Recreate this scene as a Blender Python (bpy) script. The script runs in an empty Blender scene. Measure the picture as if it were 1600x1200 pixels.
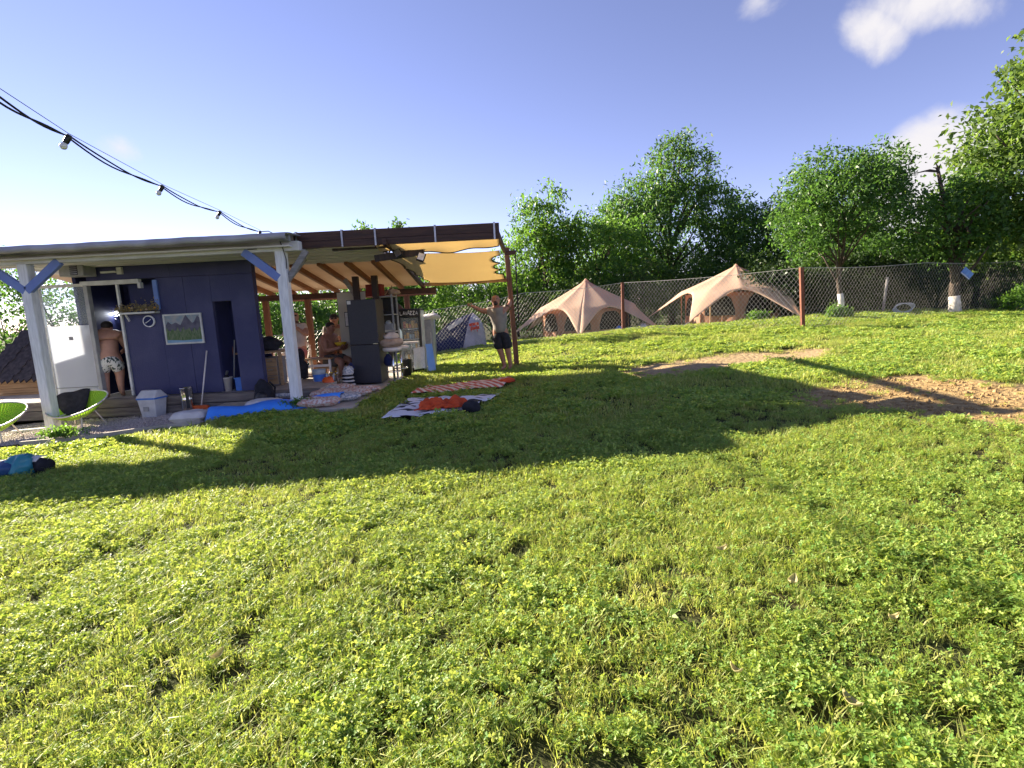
import bpy, math, random
import numpy as np
from mathutils import Vector, Matrix, noise as mnoise
random.seed(7); RNG = np.random.default_rng(11)
R = math.radians
scene = bpy.context.scene
COL = scene.collection

# ---------------------------------------------------------------- camera, sky, sun, exposure
CAM_H, FOCAL, PITCH, ROLL = 1.5, 830.0, math.atan(118 / 830.0), R(2.9)
_f = Vector((0, math.cos(PITCH), -math.sin(PITCH))); _u = Vector((0, math.sin(PITCH), math.cos(PITCH))); _r = Vector((1, 0, 0))
UP = _u * math.cos(ROLL) + _r * math.sin(ROLL); RT = _r * math.cos(ROLL) - _u * math.sin(ROLL)
cam_data = bpy.data.cameras.new('camera'); cam = bpy.data.objects.new('camera', cam_data); COL.objects.link(cam)
cam_data.sensor_width = 36.0; cam_data.lens = FOCAL / 1600 * 36; cam_data.clip_end = 3000; cam_data.clip_start = .05
m = Matrix((RT, UP, -_f)).transposed().to_4x4(); m.translation = (0, 0, CAM_H); cam.matrix_world = m
scene.camera = cam
CAM = Vector((0, 0, CAM_H))
def ray(x, y): return _f + RT * ((x - 800) / FOCAL) - UP * ((y - 600) / FOCAL)
def at(x, y, Y):
    """world point at distance Y (metres north) that the measured photo position x, y looks at"""
    d = ray(x, y); return CAM + d * (Y / d.y)

SUN_AZ, SUN_EL = R(-56.6), R(22.5)
sun_dir = Vector((math.sin(SUN_AZ) * math.cos(SUN_EL), math.cos(SUN_AZ) * math.cos(SUN_EL), math.sin(SUN_EL)))
world = bpy.data.worlds.new('World'); scene.world = world; world.use_nodes = True
nt = world.node_tree; nt.nodes.clear()
def N(tree, t, **kw):
    n = tree.nodes.new(t)
    for k, v in kw.items(): setattr(n, k, v)
    return n
wo = N(nt, 'ShaderNodeOutputWorld'); bg = N(nt, 'ShaderNodeBackground'); bg.inputs[1].default_value = 0.076
sky = N(nt, 'ShaderNodeTexSky', sky_type='NISHITA', sun_disc=False, sun_elevation=SUN_EL, sun_rotation=SUN_AZ, altitude=3000, air_density=1.0, dust_density=0, ozone_density=4.0)
tc = N(nt, 'ShaderNodeTexCoord')
def vmath(op, a, b=None):
    n = N(nt, 'ShaderNodeVectorMath', operation=op); nt.links.new(a, n.inputs[0])
    if b is not None:
        if isinstance(b, (tuple, list, Vector)): n.inputs[1].default_value = b
        else: nt.links.new(b, n.inputs[1])
    return n
def fmath(op, a, b, clamp=False):
    n = N(nt, 'ShaderNodeMath', operation=op, use_clamp=clamp)
    for i, s in enumerate((a, b)):
        if isinstance(s, (int, float)): n.inputs[i].default_value = s
        else: nt.links.new(s, n.inputs[i])
    return n.outputs[0]
cn = N(nt, 'ShaderNodeTexNoise'); cn.inputs['Scale'].default_value = 9; cn.inputs['Detail'].default_value = 7; cn.inputs['Roughness'].default_value = .55; cn.inputs['Distortion'].default_value = .25
nt.links.new(tc.outputs['Generated'], cn.inputs['Vector'])
cov = None
# cloud banks: direction, angular radius, strength
for (px, py, sx, sy, k) in ((1450, 4, .095, .045, 1.35), (1375, 42, .055, .045, 1.1), (1195, 12, .03, .03, .22), (1490, 240, .12, .08, 1.5), (1430, 300, .10, .07, 1.3), (1270, 335, .06, .04, .4), (150, 240, .05, .022, .4), (1990, 150, .28, .09, .9)):
    c = ray(px, py).normalized(); e1 = RT - c * c.dot(RT); e1.normalize(); e2 = c.cross(e1)
    d = vmath('SUBTRACT', tc.outputs['Generated'], c)
    a = vmath('DOT_PRODUCT', d.outputs[0], e1 / sx).outputs['Value']; b = vmath('DOT_PRODUCT', d.outputs[0], e2 / sy).outputs['Value']
    w = vmath('DOT_PRODUCT', d.outputs[0], c / .6).outputs['Value']
    s = fmath('ADD', fmath('ADD', fmath('MULTIPLY', a, a), fmath('MULTIPLY', b, b)), fmath('MULTIPLY', w, w))
    s = fmath('MULTIPLY', fmath('SUBTRACT', 1.0, s), k)
    cov = s if cov is None else fmath('MAXIMUM', cov, s)
cov = fmath('ADD', cov, fmath('MULTIPLY', fmath('SUBTRACT', cn.outputs[0], .5), 3.2))
ramp = N(nt, 'ShaderNodeMapRange', interpolation_type='SMOOTHSTEP'); ramp.inputs['From Min'].default_value = .15; ramp.inputs['From Max'].default_value = 1.25
nt.links.new(cov, ramp.inputs[0])
mixc = N(nt, 'ShaderNodeMix', data_type='RGBA'); nt.links.new(ramp.outputs[0], mixc.inputs[0]); tint = N(nt, 'ShaderNodeMix', data_type='RGBA', blend_type='MULTIPLY'); tint.inputs[0].default_value = 1; tint.inputs[7].default_value = (1.32, .85, .82, 1); nt.links.new(sky.outputs[0], tint.inputs[6]); nt.links.new(tint.outputs[2], mixc.inputs[6]); mixc.inputs[7].default_value = (3.2, 3.1, 3.2, 1)
nt.links.new(mixc.outputs[2], bg.inputs[0]); nt.links.new(bg.outputs[0], wo.inputs[0])

sl = bpy.data.lights.new('sun', 'SUN'); sl.energy = 5.0; sl.angle = R(.6); sl.color = (1, .88, .70)
so = bpy.data.objects.new('sun', sl); COL.objects.link(so); so.rotation_euler = (-sun_dir).to_track_quat('-Z', 'Y').to_euler(); so.location = (-20, 15, 20)
vs = scene.view_settings; vs.view_transform = 'Standard'; vs.look = 'None'; vs.exposure = 1.95; vs.gamma = 1; vs.use_curve_mapping = False
scene.render.engine = 'CYCLES'
scene.cycles.max_bounces = 8; scene.cycles.transparent_max_bounces = 16

# ---------------------------------------------------------------- helpers
MATS = {}
def mat(name, c1, c2=None, scale=8, rough=.7, bump=0, detail=4, metal=0, stretch=None, trans=0, tint=None, spec=.4, bscale=None, thr=(.35, .65), attr=None):
    if name in MATS: return MATS[name]
    m = bpy.data.materials.new(name); m.use_nodes = True; t = m.node_tree; b = t.nodes['Principled BSDF']; out = t.nodes['Material Output']
    b.inputs['Roughness'].default_value = rough; b.inputs['Metallic'].default_value = metal; b.inputs['Specular IOR Level'].default_value = spec
    co = N(t, 'ShaderNodeTexCoord'); mp = N(t, 'ShaderNodeMapping'); t.links.new(co.outputs['Object'], mp.inputs[0])
    if stretch: mp.inputs['Scale'].default_value = stretch
    nz = N(t, 'ShaderNodeTexNoise'); nz.inputs['Scale'].default_value = scale; nz.inputs['Detail'].default_value = detail; t.links.new(mp.outputs[0], nz.inputs['Vector'])
    rp = N(t, 'ShaderNodeMapRange'); rp.inputs[1].default_value, rp.inputs[2].default_value = thr; t.links.new(nz.outputs[0], rp.inputs[0])
    mx = N(t, 'ShaderNodeMix', data_type='RGBA'); mx.inputs[6].default_value = (*c1, 1); mx.inputs[7].default_value = (*(c2 or [x * .8 for x in c1]), 1)
    if attr:
        an = N(t, 'ShaderNodeAttribute', attribute_name=attr); t.links.new(an.outputs['Fac'], mx.inputs[0])
    else: t.links.new(rp.outputs[0], mx.inputs[0])
    t.links.new(mx.outputs[2], b.inputs['Base Color'])
    if bump:
        bp = N(t, 'ShaderNodeBump'); bp.inputs['Strength'].default_value = bump; bp.inputs['Distance'].default_value = .02
        if bscale:
            n2 = N(t, 'ShaderNodeTexNoise'); n2.inputs['Scale'].default_value = bscale; n2.inputs['Detail'].default_value = 5; t.links.new(mp.outputs[0], n2.inputs['Vector']); t.links.new(n2.outputs[0], bp.inputs['Height'])
        else: t.links.new(nz.outputs[0], bp.inputs['Height'])
        t.links.new(bp.outputs[0], b.inputs['Normal'])
    if trans:
        tr = N(t, 'ShaderNodeBsdfTranslucent'); ms = N(t, 'ShaderNodeMixShader'); ms.inputs[0].default_value = trans
        if tint: tr.inputs[0].default_value = (*tint, 1)
        else: t.links.new(mx.outputs[2], tr.inputs[0])
        t.links.new(b.outputs[0], ms.inputs[1]); t.links.new(tr.outputs[0], ms.inputs[2]); t.links.new(ms.outputs[0], out.inputs[0])
    MATS[name] = m; return m

def leafmat(name, c1, c2, t1, t2, trans=.45, rough=.45):
    """leaf: per-face random value picks the colour; thin leaves let light through"""
    m = bpy.data.materials.new(name); m.use_nodes = True; t = m.node_tree; b = t.nodes['Principled BSDF']; out = t.nodes['Material Output']
    b.inputs['Roughness'].default_value = rough; b.inputs['Specular IOR Level'].default_value = .35
    an = N(t, 'ShaderNodeAttribute', attribute_name='rnd')
    mx = N(t, 'ShaderNodeMix', data_type='RGBA'); mx.inputs[6].default_value = (*c1, 1); mx.inputs[7].default_value = (*c2, 1); t.links.new(an.outputs['Fac'], mx.inputs[0]); t.links.new(mx.outputs[2], b.inputs['Base Color'])
    m2 = N(t, 'ShaderNodeMix', data_type='RGBA'); m2.inputs[6].default_value = (*t1, 1); m2.inputs[7].default_value = (*t2, 1); t.links.new(an.outputs['Fac'], m2.inputs[0])
    tr = N(t, 'ShaderNodeBsdfTranslucent'); t.links.new(m2.outputs[2], tr.inputs[0])
    ms = N(t, 'ShaderNodeMixShader'); ms.inputs[0].default_value = trans
    t.links.new(b.outputs[0], ms.inputs[1]); t.links.new(tr.outputs[0], ms.inputs[2]); t.links.new(ms.outputs[0], out.inputs[0])
    MATS[name] = m; return m

def emat(name, col, strength):
    m = bpy.data.materials.new(name); m.use_nodes = True; b = m.node_tree.nodes['Principled BSDF']
    b.inputs['Emission Color'].default_value = (*col, 1); b.inputs['Emission Strength'].default_value = strength; b.inputs['Base Color'].default_value = (*col, 1)
    MATS[name] = m; return m
def glassmat(name, col=(1, 1, 1), rough=.02, alpha=.12):
    m = bpy.data.materials.new(name); m.use_nodes = True; t = m.node_tree; out = t.nodes['Material Output']; b = t.nodes['Principled BSDF']
    b.inputs['Base Color'].default_value = (*col, 1); b.inputs['Roughness'].default_value = rough
    tr = N(t, 'ShaderNodeBsdfTransparent'); tr.inputs[0].default_value = (*col, 1); ms = N(t, 'ShaderNodeMixShader'); ms.inputs[0].default_value = alpha
    t.links.new(tr.outputs[0], ms.inputs[1]); t.links.new(b.outputs[0], ms.inputs[2]); t.links.new(ms.outputs[0], out.inputs[0])
    MATS[name] = m; return m

ORI = {}
class MB:
    def __init__(s, T=None): s.v = []; s.f = []; s.T = T
    def add(s, vs, fs):
        o = len(s.v)
        if s.T is not None: vs = [s.T @ Vector(p) for p in vs]
        s.v += [tuple(p) for p in vs]; s.f += [tuple(i + o for i in f) for f in fs]; return s
    def box(s, c, d, rz=0, M=None):
        c = Vector(c); h = Vector(d) / 2; A = M if M is not None else Matrix.Rotation(rz, 3, 'Z')
        vs = [c + A @ Vector((x * h.x, y * h.y, z * h.z)) for x in (-1, 1) for y in (-1, 1) for z in (-1, 1)]
        return s.add(vs, [(0, 1, 3, 2), (4, 6, 7, 5), (0, 4, 5, 1), (2, 3, 7, 6), (0, 2, 6, 4), (1, 5, 7, 3)])
    def bar(s, a, b, w, h):
        a, b = Vector(a), Vector(b); d = (b - a); L = d.length; d.normalize()
        up = Vector((0, 0, 1)) if abs(d.z) < .95 else Vector((0, 1, 0))
        x = d.cross(up).normalized(); z = x.cross(d)
        return s.box((a + b) / 2, (w, L, h), M=Matrix((x, d, z)).transposed())
    def tube(s, pts, r, n=6, cap=True):
        pts = [Vector(p) for p in pts]; k = len(pts); rs = r if isinstance(r, (list, tuple)) else [r] * k; vs = []; fs = []
        prev = None
        for i, p in enumerate(pts):
            d = (pts[min(i + 1, k - 1)] - pts[max(i - 1, 0)])
            d = d.normalized() if d.length > 1e-9 else Vector((0, 0, 1))
            if prev is None: x = d.orthogonal().normalized()
            else: x = (prev - d * prev.dot(d)); x = x.normalized() if x.length > 1e-6 else d.orthogonal().normalized()
            prev = x; y = d.cross(x)
            vs += [p + (x * math.cos(2 * math.pi * j / n) + y * math.sin(2 * math.pi * j / n)) * rs[i] for j in range(n)]
        for i in range(k - 1):
            for j in range(n): fs.append((i * n + j, i * n + (j + 1) % n, (i + 1) * n + (j + 1) % n, (i + 1) * n + j))
        if cap: fs += [tuple(range(n - 1, -1, -1)), tuple(range((k - 1) * n, k * n))]
        return s.add(vs, fs)
    def lathe(s, prof, c=(0, 0, 0), n=16, sx=1, sy=1):
        vs = []; fs = []; k = len(prof)
        for r, z in prof: vs += [(c[0] + sx * r * math.cos(2 * math.pi * j / n), c[1] + sy * r * math.sin(2 * math.pi * j / n), c[2] + z) for j in range(n)]
        for i in range(k - 1):
            for j in range(n): fs.append((i * n + j, i * n + (j + 1) % n, (i + 1) * n + (j + 1) % n, (i + 1) * n + j))
        fs += [tuple(range(n - 1, -1, -1)), tuple(range((k - 1) * n, k * n))]
        return s.add(vs, fs)
    def ell(s, c, r, n=12, k=8, M=None):
        vs = []; fs = []; c = Vector(c)
        for i in range(k + 1):
            a = math.pi * i / k - math.pi / 2
            for j in range(n):
                p = Vector((r[0] * math.cos(a) * math.cos(2 * math.pi * j / n), r[1] * math.cos(a) * math.sin(2 * math.pi * j / n), r[2] * math.sin(a)))
                vs.append(c + (M @ p if M else p))
        for i in range(k):
            for j in range(n): fs.append((i * n + j, i * n + (j + 1) % n, (i + 1) * n + (j + 1) % n, (i + 1) * n + j))
        return s.add(vs, fs)
    def grid(s, fn, nu, nv):
        vs = [fn(i / nu, j / nv) for j in range(nv + 1) for i in range(nu + 1)]
        return s.add(vs, [(j * (nu + 1) + i, j * (nu + 1) + i + 1, (j + 1) * (nu + 1) + i + 1, (j + 1) * (nu + 1) + i) for j in range(nv) for i in range(nu)])
    def prism(s, poly, a, b, axis='y'):
        """flat outline poly [(p,q)] extruded from a to b along axis"""
        def P(p, q, t): return {'y': (p, t, q), 'x': (t, p, q), 'z': (p, q, t)}[axis]
        n = len(poly); vs = [P(p, q, a) for p, q in poly] + [P(p, q, b) for p, q in poly]
        return s.add(vs, [tuple(range(n)), tuple(range(2 * n - 1, n - 1, -1))] + [(i, i + n, (i + 1) % n + n, (i + 1) % n) for i in range(n)])
    def build(s, name, material, parent=None, smooth=False, bev=0, sol=0, sub=0, fix=True):
        if parent is not None: o0 = ORI[parent.name]
        else:
            a = np.array(s.v); o0 = Vector(((a[:, 0].min() + a[:, 0].max()) / 2, (a[:, 1].min() + a[:, 1].max()) / 2, a[:, 2].min()))
        me = bpy.data.meshes.new(name); me.from_pydata([(p[0] - o0.x, p[1] - o0.y, p[2] - o0.z) for p in s.v], [], s.f)
        me.materials.append(MATS[material] if isinstance(material, str) else material)
        if fix and not sol:
            import bmesh
            bm = bmesh.new(); bm.from_mesh(me); bmesh.ops.recalc_face_normals(bm, faces=bm.faces); bm.to_mesh(me); bm.free()
        if smooth: me.polygons.foreach_set('use_smooth', [True] * len(me.polygons))
        o = bpy.data.objects.new(name, me); COL.objects.link(o)
        if parent is not None: o.parent = parent
        else: o.location = o0
        ORI[o.name] = o0
        if sol: md = o.modifiers.new('thickness', 'SOLIDIFY'); md.thickness = sol; md.offset = 0
        if sub: md = o.modifiers.new('smooth', 'SUBSURF'); md.levels = md.render_levels = sub
        if bev: md = o.modifiers.new('bevel', 'BEVEL'); md.width = bev; md.segments = 2; md.limit_method = 'ANGLE'
        return o

def tag(o, label=None, cat=None, group=None, kind=None):
    for k, v in (('label', label), ('category', cat), ('group', group), ('kind', kind)):
        if v: o[k] = v
    return o
def root(name, loc, label, cat, group=None):
    o = bpy.data.objects.new(name, None); COL.objects.link(o); o.location = loc; o.empty_display_size = .1
    ORI[o.name] = Vector(loc); return tag(o, label, cat, group)
def TR(x, y, z, rz=0): return Matrix.Translation((x, y, z)) @ Matrix.Rotation(rz, 4, 'Z')
def npmesh(name, V, F, material, parent=None, rnd=None, kind=None, smooth=False):
    """V (n,3), F (m,k) numpy, fast"""
    o0 = np.array(ORI[parent.name]) if parent is not None else np.zeros(3)
    me = bpy.data.meshes.new(name); k = F.shape[1]
    me.vertices.add(len(V)); me.vertices.foreach_set('co', (V - o0).astype(np.float32).ravel())
    me.loops.add(F.size); me.loops.foreach_set('vertex_index', F.astype(np.int32).ravel())
    me.polygons.add(len(F)); me.polygons.foreach_set('loop_start', np.arange(0, F.size, k, dtype=np.int32)); me.polygons.foreach_set('loop_total', np.full(len(F), k, dtype=np.int32))
    if smooth: me.polygons.foreach_set('use_smooth', np.ones(len(F), dtype=bool))
    me.update(calc_edges=True)
    if rnd is not None: a = me.attributes.new('rnd', 'FLOAT', 'FACE'); a.data.foreach_set('value', rnd.astype(np.float32))
    me.materials.append(MATS[material] if isinstance(material, str) else material)
    o = bpy.data.objects.new(name, me); COL.objects.link(o)
    if parent is not None: o.parent = parent
    ORI[o.name] = Vector(o0)
    if kind: o['kind'] = kind
    return o

# ---------------------------------------------------------------- terrain
CTRL = np.array([(0, 0, 0), (-4, 0, -.03), (4, 0, .05), (0, 4, .02), (-3, 4, -.02), (-6, 5, -.1), (-10, 5, -.2), (-7.66, 8.7, -.16), (-11, 8.7, -.22), (-3.58, 8.7, .03), (-5.5, 8.4, -.06), (-1.2, 9, .04), (-.25, 12.4, .03), (.05, 12.9, .15), (-2.2, 12, .02), (-2.3, 15, .0),
                 (2.2, 5, .09), (4, 7.5, .2), (6, 6, .3), (9, 8, .45), (7.7, 14, .56), (3.85, 18, .58), (.5, 17.5, .33), (-2.4, 17.5, .12), (-8, 17.5, -.45), (-12, 14, -.35), (12, 15.3, .62), (16.4, 17, .56), (10.3, 17, .8), (14, 17.5, .72), (9, 21, .35), (3, 22, .1), (0, 24, 0), (-6, 12, .0), (3, 11, .2), (6, 11, .38),
                 (25, 10, .5), (25, 30, .3), (0, 35, 0), (-20, 20, -.4), (-20, 0, -.2), (20, 0, .2), (0, -10, 0), (10, 30, .2)], dtype=float)
def _phi(r): return np.where(r > 1e-9, r * r * np.log(np.maximum(r, 1e-9)), 0)
_n = len(CTRL); _K = _phi(np.linalg.norm(CTRL[:, None, :2] - CTRL[None, :, :2], axis=2)) + np.eye(_n) * 1.5
_P = np.c_[np.ones(_n), CTRL[:, :2]]; _A = np.block([[_K, _P], [_P.T, np.zeros((3, 3))]])
_w = np.linalg.solve(_A, np.r_[CTRL[:, 2], 0, 0, 0])
def terr(x, y):
    x = np.asarray(x, float); y = np.asarray(y, float); sh = x.shape; x = x.ravel(); y = y.ravel()
    cx = np.clip(x, -22, 27); cy = np.clip(y, -12, 37)
    r = np.hypot(cx[:, None] - CTRL[None, :, 0], cy[:, None] - CTRL[None, :, 1])
    z = _phi(r) @ _w[:_n] + _w[_n] + _w[_n + 1] * cx + _w[_n + 2] * cy
    z = z + .012 * np.sin(2.1 * x + 1.3 * y) + .010 * np.sin(3.7 * y - 1.9 * x + 1) + .006 * np.sin(6.3 * x + 5.1 * y + 2)
    return z.reshape(sh)
def gz(x, y): return float(terr(np.array([x]), np.array([y]))[0])

def blob(x, y, cx, cy, rx, ry, ang=0, wob=.25, seed=0):
    dx, dy = x - cx, y - cy; c, s = math.cos(ang), math.sin(ang); u = (dx * c + dy * s) / rx; v = (-dx * s + dy * c) / ry
    a = np.arctan2(v, u); k = 1 + wob * (np.sin(3 * a + seed) * .5 + np.sin(5 * a + 2 * seed) * .3 + np.sin(9 * a + seed * 3) * .25)
    d = np.hypot(u, v) / k; return np.clip((1.15 - d) / .35, 0, 1)
def gpx(px, py):
    """where the sight line through a measured photo position meets the terrain"""
    d = ray(px, py); z = 0.
    for _ in range(14): q = CAM + d * ((z - CAM_H) / d.z); z = gz(q.x, q.y)
    return q
def poly_mask(x, y, poly, soft):
    x = np.asarray(x, float); y = np.asarray(y, float); ins = np.zeros(x.shape, bool); dist = np.full(x.shape, 1e9)
    for (ax, ay), (bx, by) in zip(poly, poly[1:] + poly[:1]):
        c = ((ay > y) != (by > y)) & (x < (bx - ax) * (y - ay) / ((by - ay) if abs(by - ay) > 1e-9 else 1e-9) + ax); ins ^= c
        L2 = (bx - ax) ** 2 + (by - ay) ** 2; t = np.clip(((x - ax) * (bx - ax) + (y - ay) * (by - ay)) / L2, 0, 1); dist = np.minimum(dist, np.hypot(x - ax - t * (bx - ax), y - ay - t * (by - ay)))
    return np.clip(.5 + np.where(ins, dist, -dist) / soft, 0, 1)
def W2(L): return [tuple(gpx(*q).xy) for q in L]
DIRT = W2([(1225, 622), (1290, 603), (1350, 590), (1430, 587), (1520, 596), (1640, 606), (1800, 622), (1800, 672), (1640, 664), (1530, 662), (1430, 656), (1350, 645), (1290, 637)])
DUST = W2([(960, 581), (1020, 568), (1100, 557), (1180, 548), (1280, 544), (1300, 553), (1210, 566), (1130, 576), (1060, 586), (1000, 591)])
DRY = W2([(1170, 640), (1230, 600), (1260, 598), (1250, 630), (1290, 650), (1400, 668), (1560, 676), (1700, 690), (1700, 660), (1500, 655), (1300, 628)])
def soil(x, y):
    """bare earth: 1 where the soil shows; second value: the orange part"""
    n1 = np.sin(5.1 * x + 2 * np.sin(2.3 * y)) * np.sin(4.3 * y + 1.7 * np.sin(3.1 * x)); n2 = np.sin(13 * x + 3 * np.sin(7 * y)) * np.sin(11 * y + 2 * np.sin(9 * x))
    xx, yy = x + .16 * n1 + .07 * n2, y + .10 * n2 + .08 * n1
    a = poly_mask(xx, yy, DIRT, .8); b = poly_mask(xx, yy, DUST, .35); c = poly_mask(xx, yy, DRY, .6) * .45
    s = np.maximum(np.maximum(a, b), c * (.7 + .5 * n1))
    return np.clip(s * (1 + .22 * n2), 0, 1), np.clip(a, 0, 1)
# ---------------------------------------------------------------- materials
mat('white_paint', (.66, .65, .62), (.50, .49, .46), 3, .6, .25, stretch=(1, 1, 1), bscale=40)
mat('post_white', (.80, .80, .80), (.64, .64, .64), 6, .55, .3, stretch=(6, 6, .8), bscale=30)
mat('blue_brace', (.13, .19, .46), (.17, .24, .50), 5, .55, .2)
mat('soffit', (.74, .71, .66), (.60, .57, .52), 2.5, .65, .3, stretch=(.35, 6, 3), bscale=18)
mat('eave_sheet', (.42, .41, .42), (.30, .29, .31), 3, .5, .2)
mat('roof_top', (.10, .09, .09), (.15, .14, .13), 4, .8, .2)
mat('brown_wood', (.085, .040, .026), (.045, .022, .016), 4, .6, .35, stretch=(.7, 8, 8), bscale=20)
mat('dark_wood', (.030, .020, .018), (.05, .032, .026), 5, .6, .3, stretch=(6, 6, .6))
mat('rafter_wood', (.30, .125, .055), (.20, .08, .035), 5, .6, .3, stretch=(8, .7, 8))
mat('post_wood', (.20, .085, .04), (.12, .05, .028), 5, .65, .35, stretch=(8, 8, .6))
mat('cream_sheet', (.72, .63, .50), (.64, .54, .42), 2, .7, .1, trans=.22, tint=(.75, .55, .38))
mat('metal', (.45, .45, .46), (.30, .30, .31), 9, .35, .1, metal=.9)
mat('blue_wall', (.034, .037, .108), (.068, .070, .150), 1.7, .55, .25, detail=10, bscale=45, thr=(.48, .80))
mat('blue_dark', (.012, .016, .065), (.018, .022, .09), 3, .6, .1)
mat('blue_light', (.16, .26, .58), (.12, .20, .48), 4, .5)
mat('trim_white', (.62, .62, .58), (.50, .49, .45), 8, .45, .1)
mat('frame_grey', (.34, .34, .33), (.25, .25, .25), 8, .4, .1)
mat('poly_sheet', (.78, .80, .82), (.70, .72, .75), 2, .4, trans=.55, tint=(.85, .87, .9))
mat('concrete', (.46, .42, .36), (.34, .30, .26), 5, .85, .35, bscale=50)
mat('slab_pale', (.52, .46, .38), (.40, .35, .29), 3, .85, .3, bscale=70)
mat('step_timber', (.22, .19, .16), (.12, .10, .09), 4, .85, .5, stretch=(.6, 6, 6), bscale=25)
mat('gravel_base', (.52, .43, .37), (.34, .28, .25), 60, .95, .8)
mat('stone', (.62, .53, .47), (.40, .34, .31), 30, .9, .2)
mat('fridge_front', (.030, .031, .042), (.036, .037, .048), 30, .38, .05, metal=.25)
mat('fridge_side', (.055, .048, .046), (.045, .04, .04), 20, .5, .05)
mat('panel_cream', (.58, .55, .45), (.50, .47, .38), 2, .6, .1)
mat('black_plastic', (.012, .012, .014), (.02, .02, .022), 20, .45, .1)
mat('black_cloth', (.010, .010, .014), (.022, .022, .030), 14, .9, .4)
mat('navy_cloth', (.012, .018, .07), (.018, .026, .10), 12, .9, .3)
mat('grey_metal', (.32, .33, .34), (.24, .25, .26), 10, .45, .1)
mat('chrome', (.7, .7, .7), (.55, .55, .55), 9, .15, metal=1)
mat('bin_white', (.60, .60, .60), (.50, .50, .50), 8, .45, .05)
mat('blue_plastic', (.06, .20, .62), (.05, .16, .5), 10, .4)
mat('blue_pad', (.045, .22, .78), (.06, .28, .85), 4, .45, .35, bscale=9)
mat('red_cloth', (.32, .035, .02), (.22, .02, .015), 10, .85, .2)
mat('orange_cloth', (.62, .085, .02), (.5, .06, .015), 9, .85, .4)
mat('orange_plastic', (.7, .12, .02), None, 9, .5)
mat('wood_light', (.42, .27, .14), (.30, .18, .09), 5, .65, .3, stretch=(.6, 6, 6))
mat('wood_plank', (.50, .30, .13), (.34, .19, .08), 4, .7, .4, stretch=(.6, 6, 8), bscale=20)
mat('shingle', (.035, .030, .036), (.07, .06, .065), 14, .9, .5)
mat('grey_wood', (.30, .28, .27), (.20, .19, .18), 6, .8, .3, stretch=(1, 8, 8))
mat('lime', (.46, .74, .04), (.40, .66, .04), 20, .5, trans=.25, tint=(.5, .8, .05))
mat('plastic_white', (.72, .66, .60), (.62, .56, .50), 5, .4)
mat('yellow', (.75, .52, .03), (.6, .40, .03), 9, .5)
mat('skin_pale', (.50, .27, .18), (.42, .21, .14), 14, .5, .1, thr=(.3, .7))
mat('skin_tan', (.36, .175, .11), (.29, .135, .085), 14, .5, .1)
mat('hair_dark', (.012, .009, .008), (.025, .018, .014), 40, .6, .4)
mat('shirt_grey', (.26, .235, .20), (.19, .17, .15), 5, .9, .3)
mat('shirt_pale', (.62, .54, .47), (.50, .43, .37), 6, .9, .3)
mat('shorts_pink', (.45, .20, .20), (.34, .14, .15), 8, .9, .3)
mat('shorts_grey', (.10, .09, .085), (.07, .065, .06), 10, .9, .3)
mat('sail_yellow', (.78, .66, .42), (.74, .61, .38), 1.2, .8, .12, trans=.55, tint=(.84, .69, .42), bscale=5)
mat('rope_black', (.015, .013, .012), None, 20, .8)
mat('tent_cream', (.74, .57, .44), (.68, .51, .38), 1.5, .85, .2, trans=.5, tint=(.98, .70, .50), bscale=6)
mat('tent_wall', (.46, .25, .155), (.38, .20, .125), 2.5, .85, .2, trans=.25, tint=(.6, .28, .15))
mat('tent_mesh', (.006, .005, .005), (.010, .008, .008), 20, .9)
mat('fence_post', (.22, .075, .04), (.14, .05, .03), 7, .8, .3, stretch=(5, 5, 1))
mat('wire', (.48, .46, .42), (.38, .36, .33), 10, .45, metal=.3)
mat('bark', (.11, .08, .06), (.06, .045, .035), 9, .95, .8, stretch=(3, 3, .8))
mat('whitewash', (.70, .67, .62), (.45, .41, .36), 7, .9, .5)
mat('paper', (.75, .75, .74), None, 20, .8)
mat('bulb', (.75, .74, .70), (.68, .66, .6), 8, .12, spec=.6)
mat('cardboard', (.36, .24, .13), None, 12, .85)
mat('red_box', (.26, .030, .02), (.18, .02, .015), 6, .7)
mat('cooler_black', (.010, .010, .011), None, 20, .3)
mat('product_red', (.55, .06, .03), (.75, .25, .10), 35, .5, detail=1, thr=(.45, .55))
mat('product_white', (.7, .66, .6), (.45, .3, .2), 30, .5, detail=1, thr=(.45, .6))
mat('product_yellow', (.7, .38, .05), (.55, .22, .03), 30, .5)
mat('towel_white', (.66, .66, .70), (.52, .53, .60), 30, .95, .5)
mat('board_blue', (.12, .28, .62), (.2, .36, .66), 4, .6)
mat('beige_cloth', (.48, .36, .27), (.34, .25, .18), 10, .9, .5)
mat('clear_plastic', (.62, .70, .74), (.5, .58, .62), 6, .15, trans=.4)
mat('glass_bottle', (.10, .07, .04), (.20, .12, .06), 8, .1)
mat('patchwork', (.50, .28, .22), (.62, .56, .50), 26, .9, .3, detail=2, thr=(.46, .54))
mat('patchgrey', (.30, .32, .36), (.62, .58, .54), 30, .9, .3, detail=2, thr=(.46, .54))
mat('pillow_white', (.68, .65, .62), (.55, .52, .50), 6, .9, .3)
mat('dry_plant', (.18, .14, .06), (.28, .22, .10), 20, .9)
mat('siding', (.30, .34, .40), (.24, .28, .34), 5, .7, .1)
mat('sign_blue', (.10, .22, .55), (.25, .36, .62), 8, .5)
mat('teal_bag', (.03, .19, .24), (.05, .26, .32), 7, .35, .4, bscale=12)
mat('blue_bag', (.02, .06, .16), (.03, .09, .22), 9, .5, .4, bscale=14)
mat('dome_navy', (.014, .018, .06), (.02, .025, .08), 5, .7, .1)
mat('dome_white', (.60, .57, .58), (.5, .48, .5), 4, .7, .1, trans=.3)
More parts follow.
